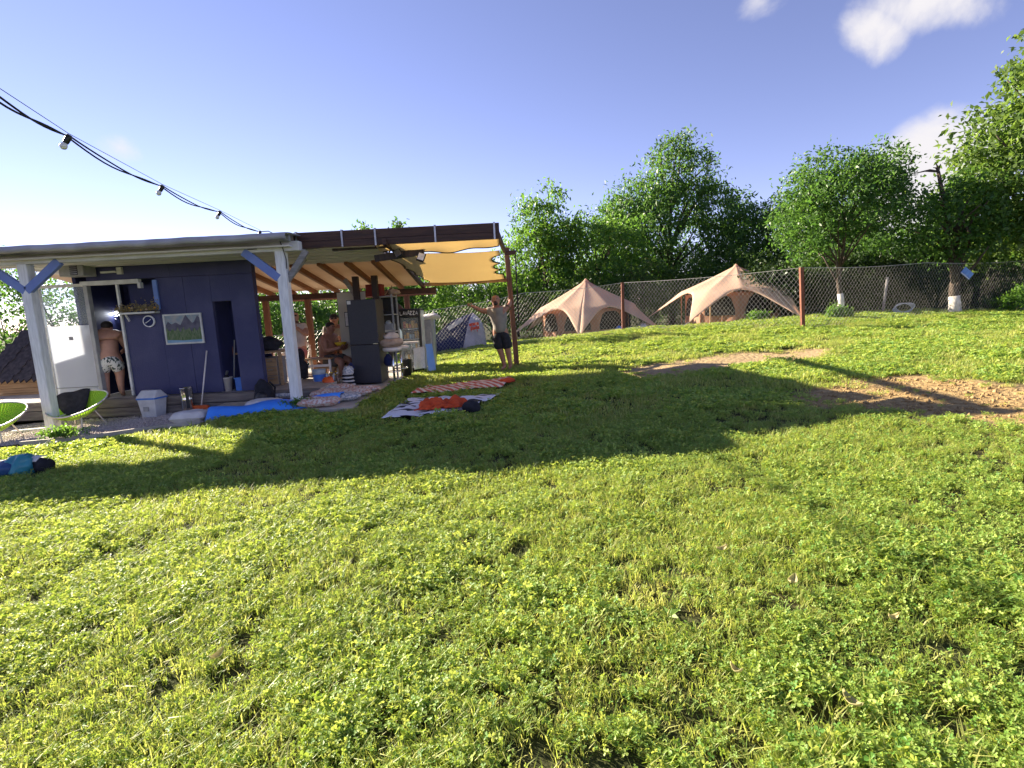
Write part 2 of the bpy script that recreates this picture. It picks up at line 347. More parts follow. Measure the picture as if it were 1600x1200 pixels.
mat('dome_red', (.62, .07, .03), None, 4, .7)
glassmat('pane', (.9, .95, .97), .02, .10)
emat('tube_lit', (.95, .98, 1), 9)

# ---------------------------------------------------------------- the ground
def axis(lo, hi, fine, far_lo, far_hi):
    a = np.arange(lo, hi + 1e-6, fine); k = fine; left = []; x = lo
    while x > far_lo: k *= 1.35; x -= k; left.append(x)
    k = fine; right = []; x = hi
    while x < far_hi: k *= 1.35; x += k; right.append(x)
    return np.array(left[::-1] + list(a) + right)
gx = axis(-15, 20, .14, -900, 900); gy = axis(-1.5, 24, .14, -600, 1500)
GX, GY = np.meshgrid(gx, gy); GZ = terr(GX, GY)
sA, sO = soil(GX, GY)
GZ = GZ - .02 * sA + .012 * sO * (np.sin(9 * GX + 3 * np.sin(7 * GY)) * np.sin(11 * GY + 2))
under = (GX > -15) & (GX < -2.65) & (GY > 9.75) & (GY < 14.9); GZ = np.where(under, np.minimum(GZ, -.10), GZ)
under2 = (GX > -5.15) & (GX < -2.7) & (GY > 8.55) & (GY < 14.9); GZ = np.where(under2, np.minimum(GZ, -.06), GZ)
nx, ny = len(gx), len(gy)
I = np.arange(nx * ny).reshape(ny, nx); Fq = np.stack([I[:-1, :-1], I[:-1, 1:], I[1:, 1:], I[1:, :-1]], -1).reshape(-1, 4)
gm = bpy.data.materials.new('lawn_soil'); gm.use_nodes = True; t = gm.node_tree; b = t.nodes['Principled BSDF']; b.inputs['Roughness'].default_value = .95; b.inputs['Specular IOR Level'].default_value = .15
co = N(t, 'ShaderNodeTexCoord'); nz = N(t, 'ShaderNodeTexNoise'); nz.inputs['Scale'].default_value = 14; nz.inputs['Detail'].default_value = 8; t.links.new(co.outputs['Object'], nz.inputs['Vector'])
n2 = N(t, 'ShaderNodeTexNoise'); n2.inputs['Scale'].default_value = 1.3; n2.inputs['Detail'].default_value = 5; t.links.new(co.outputs['Object'], n2.inputs['Vector'])
def rmix(fac, a, bb, lohi=None):
    mx = N(t, 'ShaderNodeMix', data_type='RGBA')
    if lohi: r = N(t, 'ShaderNodeMapRange'); r.inputs[1].default_value, r.inputs[2].default_value = lohi; t.links.new(fac, r.inputs[0]); fac = r.outputs[0]
    t.links.new(fac, mx.inputs[0])
    for i, s in ((6, a), (7, bb)):
        if isinstance(s, tuple): mx.inputs[i].default_value = (*s, 1)
        else: t.links.new(s, mx.inputs[i])
    return mx.outputs[2]
turf = rmix(n2.outputs[0], (.035, .045, .014), (.06, .055, .022), (.35, .65))
tan_ = rmix(nz.outputs[0], (.42, .31, .17), (.30, .21, .11), (.35, .65)); org = rmix(nz.outputs[0], (.43, .30, .135), (.27, .175, .075), (.38, .62))
a1 = N(t, 'ShaderNodeAttribute', attribute_name='soil'); a2 = N(t, 'ShaderNodeAttribute', attribute_name='orange')
col = rmix(a1.outputs['Fac'], turf, rmix(a2.outputs['Fac'], tan_, org, (.2, .75)), (.15, .6)); t.links.new(col, b.inputs['Base Color'])
bp = N(t, 'ShaderNodeBump'); bp.inputs['Strength'].default_value = .9; bp.inputs['Distance'].default_value = .04; t.links.new(nz.outputs[0], bp.inputs['Height']); t.links.new(bp.outputs[0], b.inputs['Normal'])
ground = npmesh('ground', np.stack([GX.ravel(), GY.ravel(), GZ.ravel()], 1), Fq, gm, smooth=True)
for nm, arr in (('soil', sA), ('orange', sO)): at_ = ground.data.attributes.new(nm, 'FLOAT', 'POINT'); at_.data.foreach_set('value', arr.ravel().astype(np.float32))
tag(ground, 'sloping lawn ground with bare orange earth patch and dusty strip', 'ground', kind='structure')

# gravel path in front of the hut
_ge = [gpx(*q) for q in ((-160, 712), (-60, 703), (0, 699), (60, 694), (123, 688), (200, 678), (260, 668), (310, 662), (350, 657))]
GEX = [-15] + [q.x for q in _ge] + [-4.7]; GEY = [_ge[0].y - .2] + [q.y for q in _ge] + [8.33]
def grav_edge(x): return float(np.interp(x, GEX, GEY))
mb = MB(); mb.grid(lambda u, v: (lambda x: (lambda y: (x, y, max(gz(x, y), -.19 if y > 8.9 else -9) + .014))(grav_edge(x) * (1 - v) + 9.72 * v))(-15 + 10.2 * u), 60, 14)
gp = mb.build('gravel_path', 'gravel_base', smooth=True, fix=False); tag(gp, 'greyish pink gravel path before the blue hut step', 'path', kind='structure')
st = []; stf = []
oct_v = np.array([(1, 0, 0), (-1, 0, 0), (0, 1, 0), (0, -1, 0), (0, 0, 1), (0, 0, -1)], float); oct_f = np.array([(0, 2, 4), (2, 1, 4), (1, 3, 4), (3, 0, 4), (2, 0, 5), (1, 2, 5), (3, 1, 5), (0, 3, 5)])
ns = 9000; sx = RNG.uniform(-10.5, -4.85, ns); sy0 = np.interp(sx, GEX, GEY); sy = sy0 + (9.55 - sy0) * RNG.random(ns); sz = terr(sx, sy) + .016
sr = RNG.uniform(.008, .02, ns)[:, None, None] * RNG.uniform(.6, 1.3, (ns, 1, 3)); ang = RNG.uniform(0, 6.28, ns)
vv = oct_v[None] * sr; ca, sa = np.cos(ang)[:, None], np.sin(ang)[:, None]; vv = np.stack([vv[..., 0] * ca - vv[..., 1] * sa, vv[..., 0] * sa + vv[..., 1] * ca, vv[..., 2]], -1) + np.stack([sx, sy, sz], -1)[:, None]
g = npmesh('gravel', vv.reshape(-1, 3), (oct_f[None] + 6 * np.arange(ns)[:, None, None]).reshape(-1, 3), 'stone', smooth=True)
tag(g, 'loose pinkish grey gravel stones on the path', 'gravel', kind='stuff')

for (x0, x1) in ((-7.3, -6.4), (-6.39, -5.6), (-5.59, -4.85)):
    a_, b_ = Vector((x0, grav_edge(x0), 0)), Vector((x1, grav_edge(x1), 0)); a_.z = gz(a_.x, a_.y) + .02; b_.z = gz(b_.x, b_.y) + .02; MB().bar(a_, b_, .05, .07).build('edging_strip', 'slab_pale', gp)
dx_ = RNG.uniform(2.8, 9.5, 14000); dy_ = RNG.uniform(4.6, 8.6, 14000); dm_ = soil(dx_, dy_)[1] * RNG.random(14000) > .42; dx_, dy_ = dx_[dm_], dy_[dm_]; nd = len(dx_); dr_ = RNG.gamma(1.6, .006, nd)[:, None, None] * RNG.uniform(.6, 1.3, (nd, 1, 3)) + .002
vv = oct_v[None] * dr_ + np.stack([dx_, dy_, terr(dx_, dy_) - .012], -1)[:, None]; mat('clod', (.42, .29, .13), (.25, .16, .07), 12, .95, .3)
g = npmesh('earth_clods', vv.reshape(-1, 3), (oct_f[None] + 6 * np.arange(nd)[:, None, None]).reshape(-1, 3), 'clod', smooth=False); tag(g, 'loose brown clods on the bare earth patch', 'clods', kind='stuff')
# concrete slab under the shelter, floor platform of the hut, timber step
slab = root('concrete_slab', (-3.9, 11, -.1), 'pale concrete slab floor under the shelter', 'floor'); slab['kind'] = 'structure'
for i in range(2):
    for j in range(5):
        x0 = -5.2 + i * 1.33; y0 = 8.33 + j * 1.32
        mb = MB(); mb.box((x0 + .66, y0 + .655, -.03), (1.322, 1.312, .2 + .004 * ((i + j) % 2))); mb.build('slab_panel', 'slab_pale', slab, bev=.012)
plat = root('hut_platform', (-7, 10.5, -.1), 'raised hut floor with timber step front', 'floor'); plat['kind'] = 'structure'
MB().box((-9.2, 11.6, .07), (11.4, 3.9, .33)).build('floor_deck', 'concrete', plat)
for k, (x0, x1) in enumerate(((-14.8, -11.2), (-11.19, -8.3), (-8.29, -5.9), (-5.89, -3.5))):
    for r_ in range(2): MB().box(((x0 + x1) / 2, 9.57 - .02 * r_ + .01 * (k % 2), .16 - .165 * r_ + .004 * (k % 2)), (x1 - x0, .12, .16)).build('sleeper', 'step_timber', plat, bev=.015)

# ---------------------------------------------------------------- the shelter roof
sh = root('open_shelter', (-4, 8.7, 0), 'long white and brown timber shelter roof on posts beside the blue hut', 'shelter')
for x, zb in ((-7.65, gz(-7.65, 8.7) - .05), (-3.57, .02)):
    mb = MB(); mb.box((x, 8.7, (zb + 2.58) / 2), (.155, .155, 2.58 - zb)); mb.build('post', 'post_white', sh, bev=.012)
MB().box((-9.05, 8.7, 2.65), (11.6, .15, .15)).build('front_beam', 'white_paint', sh, bev=.01)
for (x0, z0, x1, z1, y) in ((-7.64, 2.16, -7.06, 2.6, 8.655), (-7.66, 2.16, -8.24, 2.6, 8.655), (-3.62, 2.16, -4.14, 2.6, 8.655)):
    MB().bar((x0, y, z0), (x1, y, z1), .07, .13).build('brace', 'blue_brace', sh, bev=.006)
MB().bar((-3.54, 8.72, 2.1), (-3.18, 8.74, 2.58), .06, .09).build('brace', 'grey_wood', sh)
MB().bar((-3.57, 8.76, 2.1), (-3.5, 9.5, 2.55), .06, .09).build('brace', 'grey_wood', sh)
# soft grey roofing sheet rolled over the eave
def eave(u, v):
    x = -14.8 + 11.5 * u; w = .006 * math.sin(5 * x) + .005 * math.sin(13 * x + 1)
    P = [(9.6, 2.78), (8.9, 2.835), (8.45, 2.825), (8.27, 2.80 + w * .4), (8.24 + w, 2.745 + w * .7), (8.28 + w, 2.70 + w)]
    k = v * 5; i = min(int(k), 4); f = k - i; return (x, P[i][0] * (1 - f) + P[i + 1][0] * f, P[i][1] * (1 - f) + P[i + 1][1] * f)
MB().grid(eave, 160, 10).build('roofing_sheet', 'eave_sheet', sh, smooth=True, sol=.012)
# white plank soffit: boards along the roof
def ceil_z(y): return 2.63 - (y - 8.8) * .055 if y < 10.6 else 2.531 - (y - 10.6) * .165
y = 8.50; k = 0
while y < 10.55:
    xl = -14.8 if y < 9.35 else -8.45
    cuts = [xl, -11.3, -6.4, -2.15] if k % 2 and xl < -12 else ([xl, -9.1, -4.3, -2.15] if xl < -12 else ([xl, -5.4, -2.15] if k % 2 else [xl, -3.2, -2.15]))
    if y < 8.92: cuts = [c for c in cuts if c < -3.4] + [-3.35]
    for a, c in zip(cuts[:-1], cuts[1:]):
        MB().box(((a + c) / 2, y + .075, ceil_z(max(y, 8.8)) + .012 + .003 * (k % 2)), (c - a - .004, .143, .022)).build('soffit_board', 'soffit', sh)
    y += .15; k += 1
mb = MB(); mb.add([(-9, 10.5, 2.60), (-2.06, 10.5, 2.60), (-2.06, 13.15, 2.17), (-9, 13.15, 2.17), (-9, 10.5, 2.612), (-2.06, 10.5, 2.612), (-2.06, 13.15, 2.182), (-9, 13.15, 2.202)], [(0, 1, 2, 3), (7, 6, 5, 4), (0, 4, 5, 1), (1, 5, 6, 2), (2, 6, 7, 3), (3, 7, 4, 0)]); mb.build('ceiling_sheet', 'cream_sheet', sh)
mb = MB(); mb.add([(-8.45, 8.95, 2.665), (-2.15, 8.95, 2.665), (-2.15, 10.56, 2.585), (-8.45, 10.56, 2.585), (-8.45, 8.95, 2.69), (-2.15, 8.95, 2.69), (-2.15, 10.56, 2.61), (-8.45, 10.56, 2.61)], [(0, 1, 2, 3), (7, 6, 5, 4), (0, 4, 5, 1), (1, 5, 6, 2), (2, 6, 7, 3), (3, 7, 4, 0)]); mb.build('roof_deck', 'roof_top', sh)
for x in [-6.22 + .525 * i for i in range(9)]:
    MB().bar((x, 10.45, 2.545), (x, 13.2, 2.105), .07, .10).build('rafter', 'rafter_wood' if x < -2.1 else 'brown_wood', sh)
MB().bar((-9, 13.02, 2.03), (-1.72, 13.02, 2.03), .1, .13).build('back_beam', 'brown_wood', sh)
MB().bar((-5.6, 13.95, 1.99), (-1.85, 13.95, 1.99), .06, .07).build('rear_rail', 'rafter_wood', sh)
for x, zt, yy in ((-5.85, 1.97, 13.03), (-4.83, 1.97, 13.03), (-2.62, 1.97, 14.0)):
    MB().box((x, yy, zt / 2), (.13, .12, zt)).build('rear_post', 'post_wood', sh, bev=.01)
MB().bar((-3.1, 14.0, 1.96), (-2.65, 14.0, 1.5), .07, .09).build('brace', 'brown_wood', sh)
# brown fascia with galvanised straps
for (z0, z1, dy) in ((2.738, 2.885, .215), (2.628, 2.735, .203)):
    for a, c in ((-3.42, -2.10), (-2.095, -.08)): MB().box(((a + c) / 2, 8.685 + dy, (z0 + z1) / 2), (c - a, .045, z1 - z0)).build('fascia_board', 'brown_wood', sh, bev=.006)
for x in (-3.37, -2.63, -2.09, -1.12, -.16):
    mb = MB(); mb.box((x, 8.857, 2.757), (.028, .006, .266)); mb.box((x, 8.89, 2.893), (.028, .07, .006)); mb.build('strap', 'metal', sh)
MB().bar((-.12, 8.94, 2.73), (-.02, 12.82, 2.86), .06, .12).build('side_beam', 'brown_wood', sh)
MB().bar((-.02, 12.84, 2.80), (.25, 12.84, 2.80), .05, .1).build('bracket', 'brown_wood', sh)
MB().bar((.235, 12.86, 1.2), (.235, 12.86, 2.84), .03, .03).build('thin_strut', 'dark_wood', sh)
MB().bar((.145, 12.9, gz(.1, 12.9) - .05), (.03, 12.9, 2.93), .12, .12).build('end_post', 'post_wood', sh, bev=.01)
# darker inner posts, short beam and bracing
def seg(x0, y0, x1, y1, Y, w, h, name, m_, Y1=None): return MB().bar(at(x0, y0, Y), at(x1, y1, Y1 or Y), w, h).build(name, m_, sh)
for xb in (-3.27, -2.86): MB().box((xb, 11.72, 1.21), (.12, .12, 2.28)).build('inner_post', 'dark_wood', sh)
MB().bar((-3.5, 11.72, 2.3), (-3.3, 11.72, 1.95), .07, .09).build('brace', 'grey_wood', sh)
seg(586, 404, 662, 393, 9.3, .07, .11, 'cross_beam', 'dark_wood'); seg(520, 389, 606, 383.5, 9.08, .08, .07, 'inner_beam', 'dark_wood')
MB().bar((-1.93, 8.75, 2.66), (-1.93, 10.5, 2.57), .06, .1).build('edge_rafter', 'brown_wood', sh)

# yellow shade sail with scalloped sides, and its front flap
def scal(v, n): return abs(math.sin(math.pi * v * n)) ** .55
def sail(u, v):
    y = 9.45 + 3.5 * v; z = 2.525 - .315 * v - .05 * math.sin(math.pi * v) - .03 * math.sin(math.pi * u) + .02 * math.sin(5 * u + 2 * v) * (1 - v)
    t_ = max(0, (v - .12) / .88); xl = -1.90 - .2 * (1 - v) ** 2 + .09 * (scal(t_, 4) if v > .12 else 0) * (.6 + .4 * v); xr = -.10 + .06 * v - .17 * (scal((v - .1) / .62, 3) if .1 < v < .72 else 0)
    return (xl + (xr - xl) * u, y, z)
ss = root('shade_sail', (-1, 11, 2.1), 'yellow fabric shade sail with scalloped edges hung under the brown roof edge', 'shade sail')
MB().grid(sail, 24, 200).build('canopy', 'sail_yellow', ss, smooth=True, sol=.004)
def flap(u, v):
    x = -2.12 + 2.02 * u; w = .03 * math.sin(7 * u + 1) + .015 * math.sin(19 * u)
    return (x, 8.94 + .50 * v, 2.64 + .05 * min(1, u * 6) * (1 - v) - .08 * v - .04 * math.sin(math.pi * v) + w * v)
MB().grid(flap, 60, 10).build('front_flap', 'sail_yellow', ss, smooth=True, sol=.004)
MB().tube([Vector(flap(i / 40, 1)) + Vector((0, .01, -.005)) for i in range(41)], .014, 6).build('hem_rope', 'rope_black', ss, smooth=True)
for u in (0, 1): MB().tube([sail(u, .1 + i / 120 * .9) for i in range(121)], .013, 5).build('edge_rope', 'rope_black', ss, smooth=True)
MB().bar(Vector(sail(0, 1)) + Vector((-.15, .02, -.04)), Vector(sail(1, 1)) + Vector((.06, .02, -.03)), .05, .09).build('rear_batten', 'wood_light', ss)
for k, (px, py, Y, a) in enumerate(((658, 402, 9.2, .35), (622, 396, 9.2, -.5))):
    fl = root('floodlight', at(px, py, Y), ('square floodlight facing out below the dark cross beam', 'dark spotlight tucked at the left end of the cross beam')[k], 'floodlight', 'floodlights under the shelter')
    T = Matrix.Translation(at(px, py, Y)) @ Matrix.Rotation(a, 4, 'Y') @ Matrix.Rotation(-.4, 4, 'X')
    MB(T).box((0, 0, 0), (.13, .05, .15)).build('housing', 'black_plastic', fl, bev=.008); MB(T).box((0, -.028, 0), (.105, .006, .12)).build('lens', 'paper' if k == 0 else 'metal', fl)
    MB(T).bar((0, .03, .05), (0, .05, .16), .03, .01).build('mount', 'metal', fl)
# ---------------------------------------------------------------- the blue hut
hut = root('blue_hut', (-6, 9.7, .25), 'dark blue panelled hut with open doorway and serving window', 'hut')
WY, WT = 9.70, .08
def wallbox(x0, x1, z0, z1, name='wall_panel', m_='blue_wall', y=WY, t_=WT, par=None): return MB().box(((x0 + x1) / 2, y + t_ / 2, (z0 + z1) / 2), (x1 - x0, t_, z1 - z0)).build(name, m_, par or hut, bev=.004)
wallbox(-7.5, -6.0, 2.36, 2.66); wallbox(-5.997, -4.54, 2.36, 2.66, y=WY - .003)
wallbox(-6.93, -6.27, .25, 1.74); wallbox(-6.267, -5.79, .25, 2.357, y=WY - .003); wallbox(-5.787, -5.31, .25, 2.357); wallbox(-5.31, -4.97, 1.89, 2.357, y=WY + .004); wallbox(-4.97, -4.54, .25, 2.357)
# sides, back, inside walls, floor lining
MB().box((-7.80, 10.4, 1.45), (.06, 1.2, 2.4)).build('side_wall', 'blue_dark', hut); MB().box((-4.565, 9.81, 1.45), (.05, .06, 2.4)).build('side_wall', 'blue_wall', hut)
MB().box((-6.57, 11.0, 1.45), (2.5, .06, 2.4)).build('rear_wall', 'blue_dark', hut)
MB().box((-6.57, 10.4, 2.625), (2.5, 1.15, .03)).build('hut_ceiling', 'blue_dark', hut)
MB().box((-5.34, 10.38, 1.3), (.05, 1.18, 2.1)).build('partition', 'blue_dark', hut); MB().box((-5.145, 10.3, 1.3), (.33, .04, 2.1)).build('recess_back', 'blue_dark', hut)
# L shaped white frame round doorway and window
MB().box((-7.06, WY - .015, 2.315), (1.04, .09, .075)).build('door_head', 'trim_white', hut, bev=.005)
MB().box((-6.535, WY - .02, 2.24), (.05, .08, .1)).build('head_return', 'trim_white', hut)
MB().bar((-6.955, WY - .01, .27), (-6.955, WY - .01, 2.28), .035, .05).build('door_jamb', 'trim_white', hut)
MB().box((-7.50, WY - .01, 1.28), (.07, .1, 2.02)).build('door_jamb', 'frame_grey', hut, bev=.006)
MB().box((-6.285, WY + .08, 2.05), (.03, .16, .55)).build('window_reveal', 'blue_light', hut); MB().box((-6.275, WY - .012, 2.06), (.075, .05, .52)).build('window_trim', 'blue_light', hut)
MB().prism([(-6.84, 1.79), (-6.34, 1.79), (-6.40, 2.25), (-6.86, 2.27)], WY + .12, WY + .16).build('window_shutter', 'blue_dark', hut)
MB().box((-6.6, WY - .06, 1.752), (.66, .2, .03)).build('window_sill', 'trim_white', hut)
MB().bar((-6.82, WY - .02, 1.62), (-6.82, WY - .1, 1.73), .02, .03).build('sill_bracket', 'trim_white', hut)
# glazed wind screen to the left of the door: clear above, frosted below
scr = root('wind_screen', (-7.95, 9.75, .25), 'white framed wind screen left of the doorway with frosted lower pane', 'screen')
for x in (-8.42, -7.575): MB().box((x, 9.76, 1.28), (.05, .05, 2.06)).build('stile', 'trim_white', scr)
for z in (.28, 2.30): MB().box((-7.997, 9.76, z), (.79, .05, .05)).build('rail', 'trim_white', scr)
MB().box((-7.997, 9.765, .95), (.79, .01, 1.28)).build('frosted_pane', 'poly_sheet', scr); MB().box((-7.997, 9.765, 1.935), (.79, .008, .66)).build('clear_pane', 'pane', scr)
MB().box((-7.997, 9.75, .46), (.79, .02, .012)).build('glazing_bar', 'frame_grey', scr)
MB().prism([(-8.39, .26), (-7.605, .26), (-7.605, 1.13), (-8.39, .93)], 9.79, 9.81).build('added_shade_sheet', 'siding', scr); MB().box((-7.98, 9.754, 1.36), (.075, .008, .065)).build('vent', 'frame_grey', scr)  # opaque sheet added behind frosted pane; its slanted top shapes the diagonal shade

# things on and in the hut
T = TR(-7.48, 9.52, 2.43)
ac = root('ventilation_unit', (-7.48, 9.52, 2.43), 'grey louvred ventilation unit under the eave above the doorway', 'vent unit')
MB(T).box((0, 0, .1), (.42, .3, .2)).build('casing', 'frame_grey', ac, bev=.01)
MB(T).box((.05, -.153, .1), (.13, .006, .17)).build('grille', 'black_plastic', ac)
for k in range(5): MB(T).box((.05, -.158, .035 + k * .033), (.12, .008, .012)).build('louvre', 'metal', ac)
wl = root('wall_lamp', (-7.0, 9.62, 2.47), 'small white wall lamp bracket above the doorway', 'lamp')
MB().box((-6.86, 9.68, 2.51), (.09, .05, .12)).build('back_box', 'trim_white', wl); MB().box((-7.02, 9.62, 2.49), (.26, .05, .03)).build('lamp_arm', 'trim_white', wl)
tl = root('tube_light', (-7.1, 11.9, 1.95), 'lit fluorescent tube on the wall inside the doorway', 'lamp')
pa, pb = at(146, 485.5, 10.7), at(192, 487.5, 10.7)
MB().bar(pa, pb, .06, .05).build('batten', 'trim_white', tl); MB().tube([pa + Vector((.06, -.05, -.02)), pb + Vector((-.06, -.05, -.02))], .02, 8).build('tube', 'tube_lit', tl)
# a lamp that is switched on gives light inside the hut
ld = bpy.data.lights.new('tube_light_glow', 'AREA'); ld.shape = 'RECTANGLE'; ld.size = .6; ld.size_y = .04; ld.energy = 3; ld.color = (.9, .96, 1)
lo = bpy.data.objects.new('tube_light_glow', ld); COL.objects.link(lo); lo.location = (pa + pb) / 2 + Vector((0, -.1, -.05)); lo.rotation_euler = (R(-35), 0, 0)
lo.parent = tl; lo.location = lo.location - tl.location
ck = root('wall_clock', (-6.22, 9.68, 1.6), 'round white rimmed clock on the blue wall', 'clock')
def disc(mb, c, r, y0, y1, n=24, r0=0):
    poly = [(c[0] + r * math.cos(2 * math.pi * i / n), c[2] + r * math.sin(2 * math.pi * i / n)) for i in range(n)]; return mb.prism(poly, y0, y1)
cc = at(233.5, 502, 9.69)
disc(MB(), cc, .105, 9.665, 9.693).build('rim', 'paper', ck); dl_ = disc(MB(), cc, .085, 9.66, 9.664).build('dial', 'navy_cloth', ck)
MB().bar((cc.x, 9.657, cc.z), (cc.x + .05, 9.657, cc.z + .035), .004, .01).build('hand', 'paper', dl_); MB().bar((cc.x, 9.657, cc.z), (cc.x - .055, 9.657, cc.z - .03), .004, .01).build('hand', 'paper', dl_)
# landscape painting: grey peaks over a green meadow, built as flat shapes
pt = root('framed_painting', (-5.85, 9.68, 1.18), 'framed painting of grey mountain peaks above green grass', 'painting')
X0, X1, Z0, Z1 = -6.20, -5.54, 1.175, 1.69
for c, d in (((X0 + X1) / 2, Z0), ((X0 + X1) / 2, Z1)): MB().box((c, 9.682, d), (X1 - X0 + .03, .028, .028)).build('frame', 'trim_white', pt)
for c in (X0, X1): MB().box((c, 9.68, (Z0 + Z1) / 2), (.028, .03, Z1 - Z0)).build('frame', 'trim_white', pt)
mat('pt_sky', (.20, .28, .32), (.36, .34, .32), 9, .8); mat('pt_mount', (.075, .07, .10), (.14, .13, .17), 9, .8); mat('pt_green', (.06, .12, .035), (.17, .20, .12), 22, .8, stretch=(3, 3, .7)); mat('pt_water', (.22, .38, .52), None, 9, .8)
MB().box(((X0 + X1) / 2, 9.688, (Z0 + Z1) / 2), (X1 - X0 - .03, .012, Z1 - Z0 - .03)).build('painted_sky', 'pt_sky', pt)
MB().prism([(X0 + .015, 1.33), (X1 - .015, 1.33), (X1 - .015, 1.60), (X1 - .06, 1.66), (X1 - .13, 1.55), (X1 - .17, 1.53), (X1 - .27, 1.68), (X1 - .38, 1.50), (X0 + .2, 1.55), (X0 + .12, 1.52), (X0 + .06, 1.57), (X0 + .015, 1.5)], 9.678, 9.682).build('painted_mountains', 'pt_mount', pt)
top = [(X1 - .015 - i * (X1 - X0 - .03) / 40, 1.40 + .05 * random.random() + .03 * math.sin(i)) for i in range(41)]
MB().prism([(X0 + .015, 1.22), (X1 - .015, 1.22)] + top, 9.674, 9.677).build('painted_meadow', 'pt_green', pt)
MB().prism([(X0 + .015, 1.19), (X1 - .015, 1.19), (X1 - .015, 1.235), (X0 + .3, 1.225), (X0 + .015, 1.245)], 9.671, 9.6735).build('painted_water', 'pt_water', pt)
# dried flowers on the serving sill
dp = root('dried_flower_garland', (-6.62, 9.62, 1.77), 'dried flower garland lying along the serving window sill', 'flowers')
V, F = [], []
for i in range(520):
    u = random.random(); p = Vector((-6.98 + .76 * u, 9.60 + random.gauss(0, .045), 1.78 + abs(random.gauss(0, .045)) * (1 + .8 * u)))
    d = Vector((random.gauss(0, 1), random.gauss(0, 1), random.gauss(.5, 1))).normalized() * random.uniform(.02, .055); s_ = d.orthogonal().normalized() * .008; o = len(V)
    V += [p - s_, p + d * .5 - s_ * 1.3, p + d, p + d * .5 + s_ * 1.3]; F.append((o, o + 1, o + 2, o + 3))
npmesh('dried_stems', np.array(V), np.array(F), 'dry_plant', dp, kind='stuff')
for k in range(9): MB().ell((-6.9 + .08 * k + random.uniform(-.03, .03), 9.57, 1.80 + random.uniform(0, .06)), (.02, .02, .016), 7, 5).build('flower_head', ('product_white', 'dry_plant', 'product_yellow')[k % 3], dp)
# grey cabinet inside doorway
cb = root('steel_cabinet', (-7.0, 10.3, .25), 'grey metal cabinet standing just inside the doorway', 'cabinet')
MB().box((-7.1, 10.5, .62), (.24, .5, .5)).build('body', 'grey_metal', cb, bev=.01); MB().box((-7.1, 10.5, .90), (.3, .56, .03)).build('worktop', 'frame_grey', cb)
for dx in (-.08, .08): MB().box((-7.1 + dx, 10.3, .31), (.03, .03, .12)).build('foot', 'black_plastic', cb)
hs = MB(); hs.tube([at(183 + 6 * math.sin(i * .55), 488 + i * 1.0, 10.62) for i in range(12)], .008, 5); hs = hs.build('hanging_cable', 'plastic_white', smooth=True); tag(hs, 'thin white cable loop hanging below the lit tube', 'cable')

# ---------------------------------------------------------------- along the hut wall
def swing_bin(x, y, z):
    r = root('swing_bin', (x, y, z), 'white plastic swing bin with blue bag rim by the step', 'bin'); T = TR(x, y, z, -.12)
    def fr(w0, d0, w1, d1, z0, z1): m_ = MB(T); m_.add([(-w0, -d0, z0), (w0, -d0, z0), (w0, d0, z0), (-w0, d0, z0), (-w1, -d1, z1), (w1, -d1, z1), (w1, d1, z1), (-w1, d1, z1)], [(3, 2, 1, 0), (4, 5, 6, 7), (0, 1, 5, 4), (1, 2, 6, 5), (2, 3, 7, 6), (3, 0, 4, 7)]); return m_
    fr(.135, .115, .17, .145, 0, .33).build('bin_body', 'bin_white', r, bev=.012); fr(.177, .152, .178, .153, .325, .355).build('bag_rim', 'blue_plastic', r)
    m_ = MB(T); m_.add([(-.185, -.16, .352), (.185, -.16, .352), (.185, .16, .352), (-.185, .16, .352), (-.155, -.045, .475), (.155, -.045, .475), (.155, .045, .475), (-.155, .045, .475)], [(3, 2, 1, 0), (4, 5, 6, 7), (0, 1, 5, 4), (1, 2, 6, 5), (2, 3, 7, 6), (3, 0, 4, 7)]); m_.build('swing_lid', 'bin_white', r, bev=.01)
    MB(T).box((-.02, -.139, .16), (.1, .01, .08), M=Matrix.Rotation(R(-5), 3, 'X')).build('faded_logo', 'frame_grey', r)
pb_ = at(240, 640, 9.32); swing_bin(pb_.x, 9.32, gz(pb_.x, 9.32) + .01)
p = at(294, 632, 9.36); z0 = gz(p.x, 9.36) + .012
mc = root('metal_canister', (p.x, 9.36, z0), 'dented shiny metal canister standing between bin and broom', 'canister')
MB(TR(p.x, 9.36, z0)).lathe([(.0, 0), (.10, 0), (.102, .02), (.10, .20), (.105, .21), (.10, .23), (.104, .42), (.11, .43), (.095, .425), (.09, .05), (0, .05)], n=20).build('canister_body', 'chrome', mc, smooth=True)
MB(TR(p.x, 9.36, z0)).box((.055, -.085, .25), (.05, .03, .36), rz=.5).build('torn_label', 'black_plastic', mc)
def broom(a, b, label, mh, head=None, grp='brooms against the hut'):
    r = root('broom', b, label, 'broom', grp); MB().tube([a, b], .012, 7).build('handle', mh, r, smooth=True)
    if head: MB().box((b[0], b[1] - .01, b[2] + .025), (.28, .07, .05)).build('brush_head', head, r, bev=.01); MB().box((b[0], b[1] - .01, b[2] - .005), (.29, .08, .05)).build('bristles', head, r)
pz = gz(-5.75, 9.4) + .05
pbm = at(313, 628, 9.40); broom(at(323, 548, 9.67), Vector((pbm.x, 9.40, pz)), 'broom with orange head leaning on the blue wall', 'plastic_white', 'orange_plastic')
broom(at(355, 506, 10.25), at(366, 560, 10.2), 'brown handled broom high in the dark recess', 'rafter_wood')
broom(at(366, 531, 10.1), at(365.5, 592, 10.0), 'pale thin broom handle at the right of the recess', 'frame_grey')
p = at(354, 607, 9.86); bk = root('white_bucket', (p.x, 9.86, .25), 'white plastic bucket holding pans in the recess', 'bucket'); T = TR(p.x, 9.86, .237)
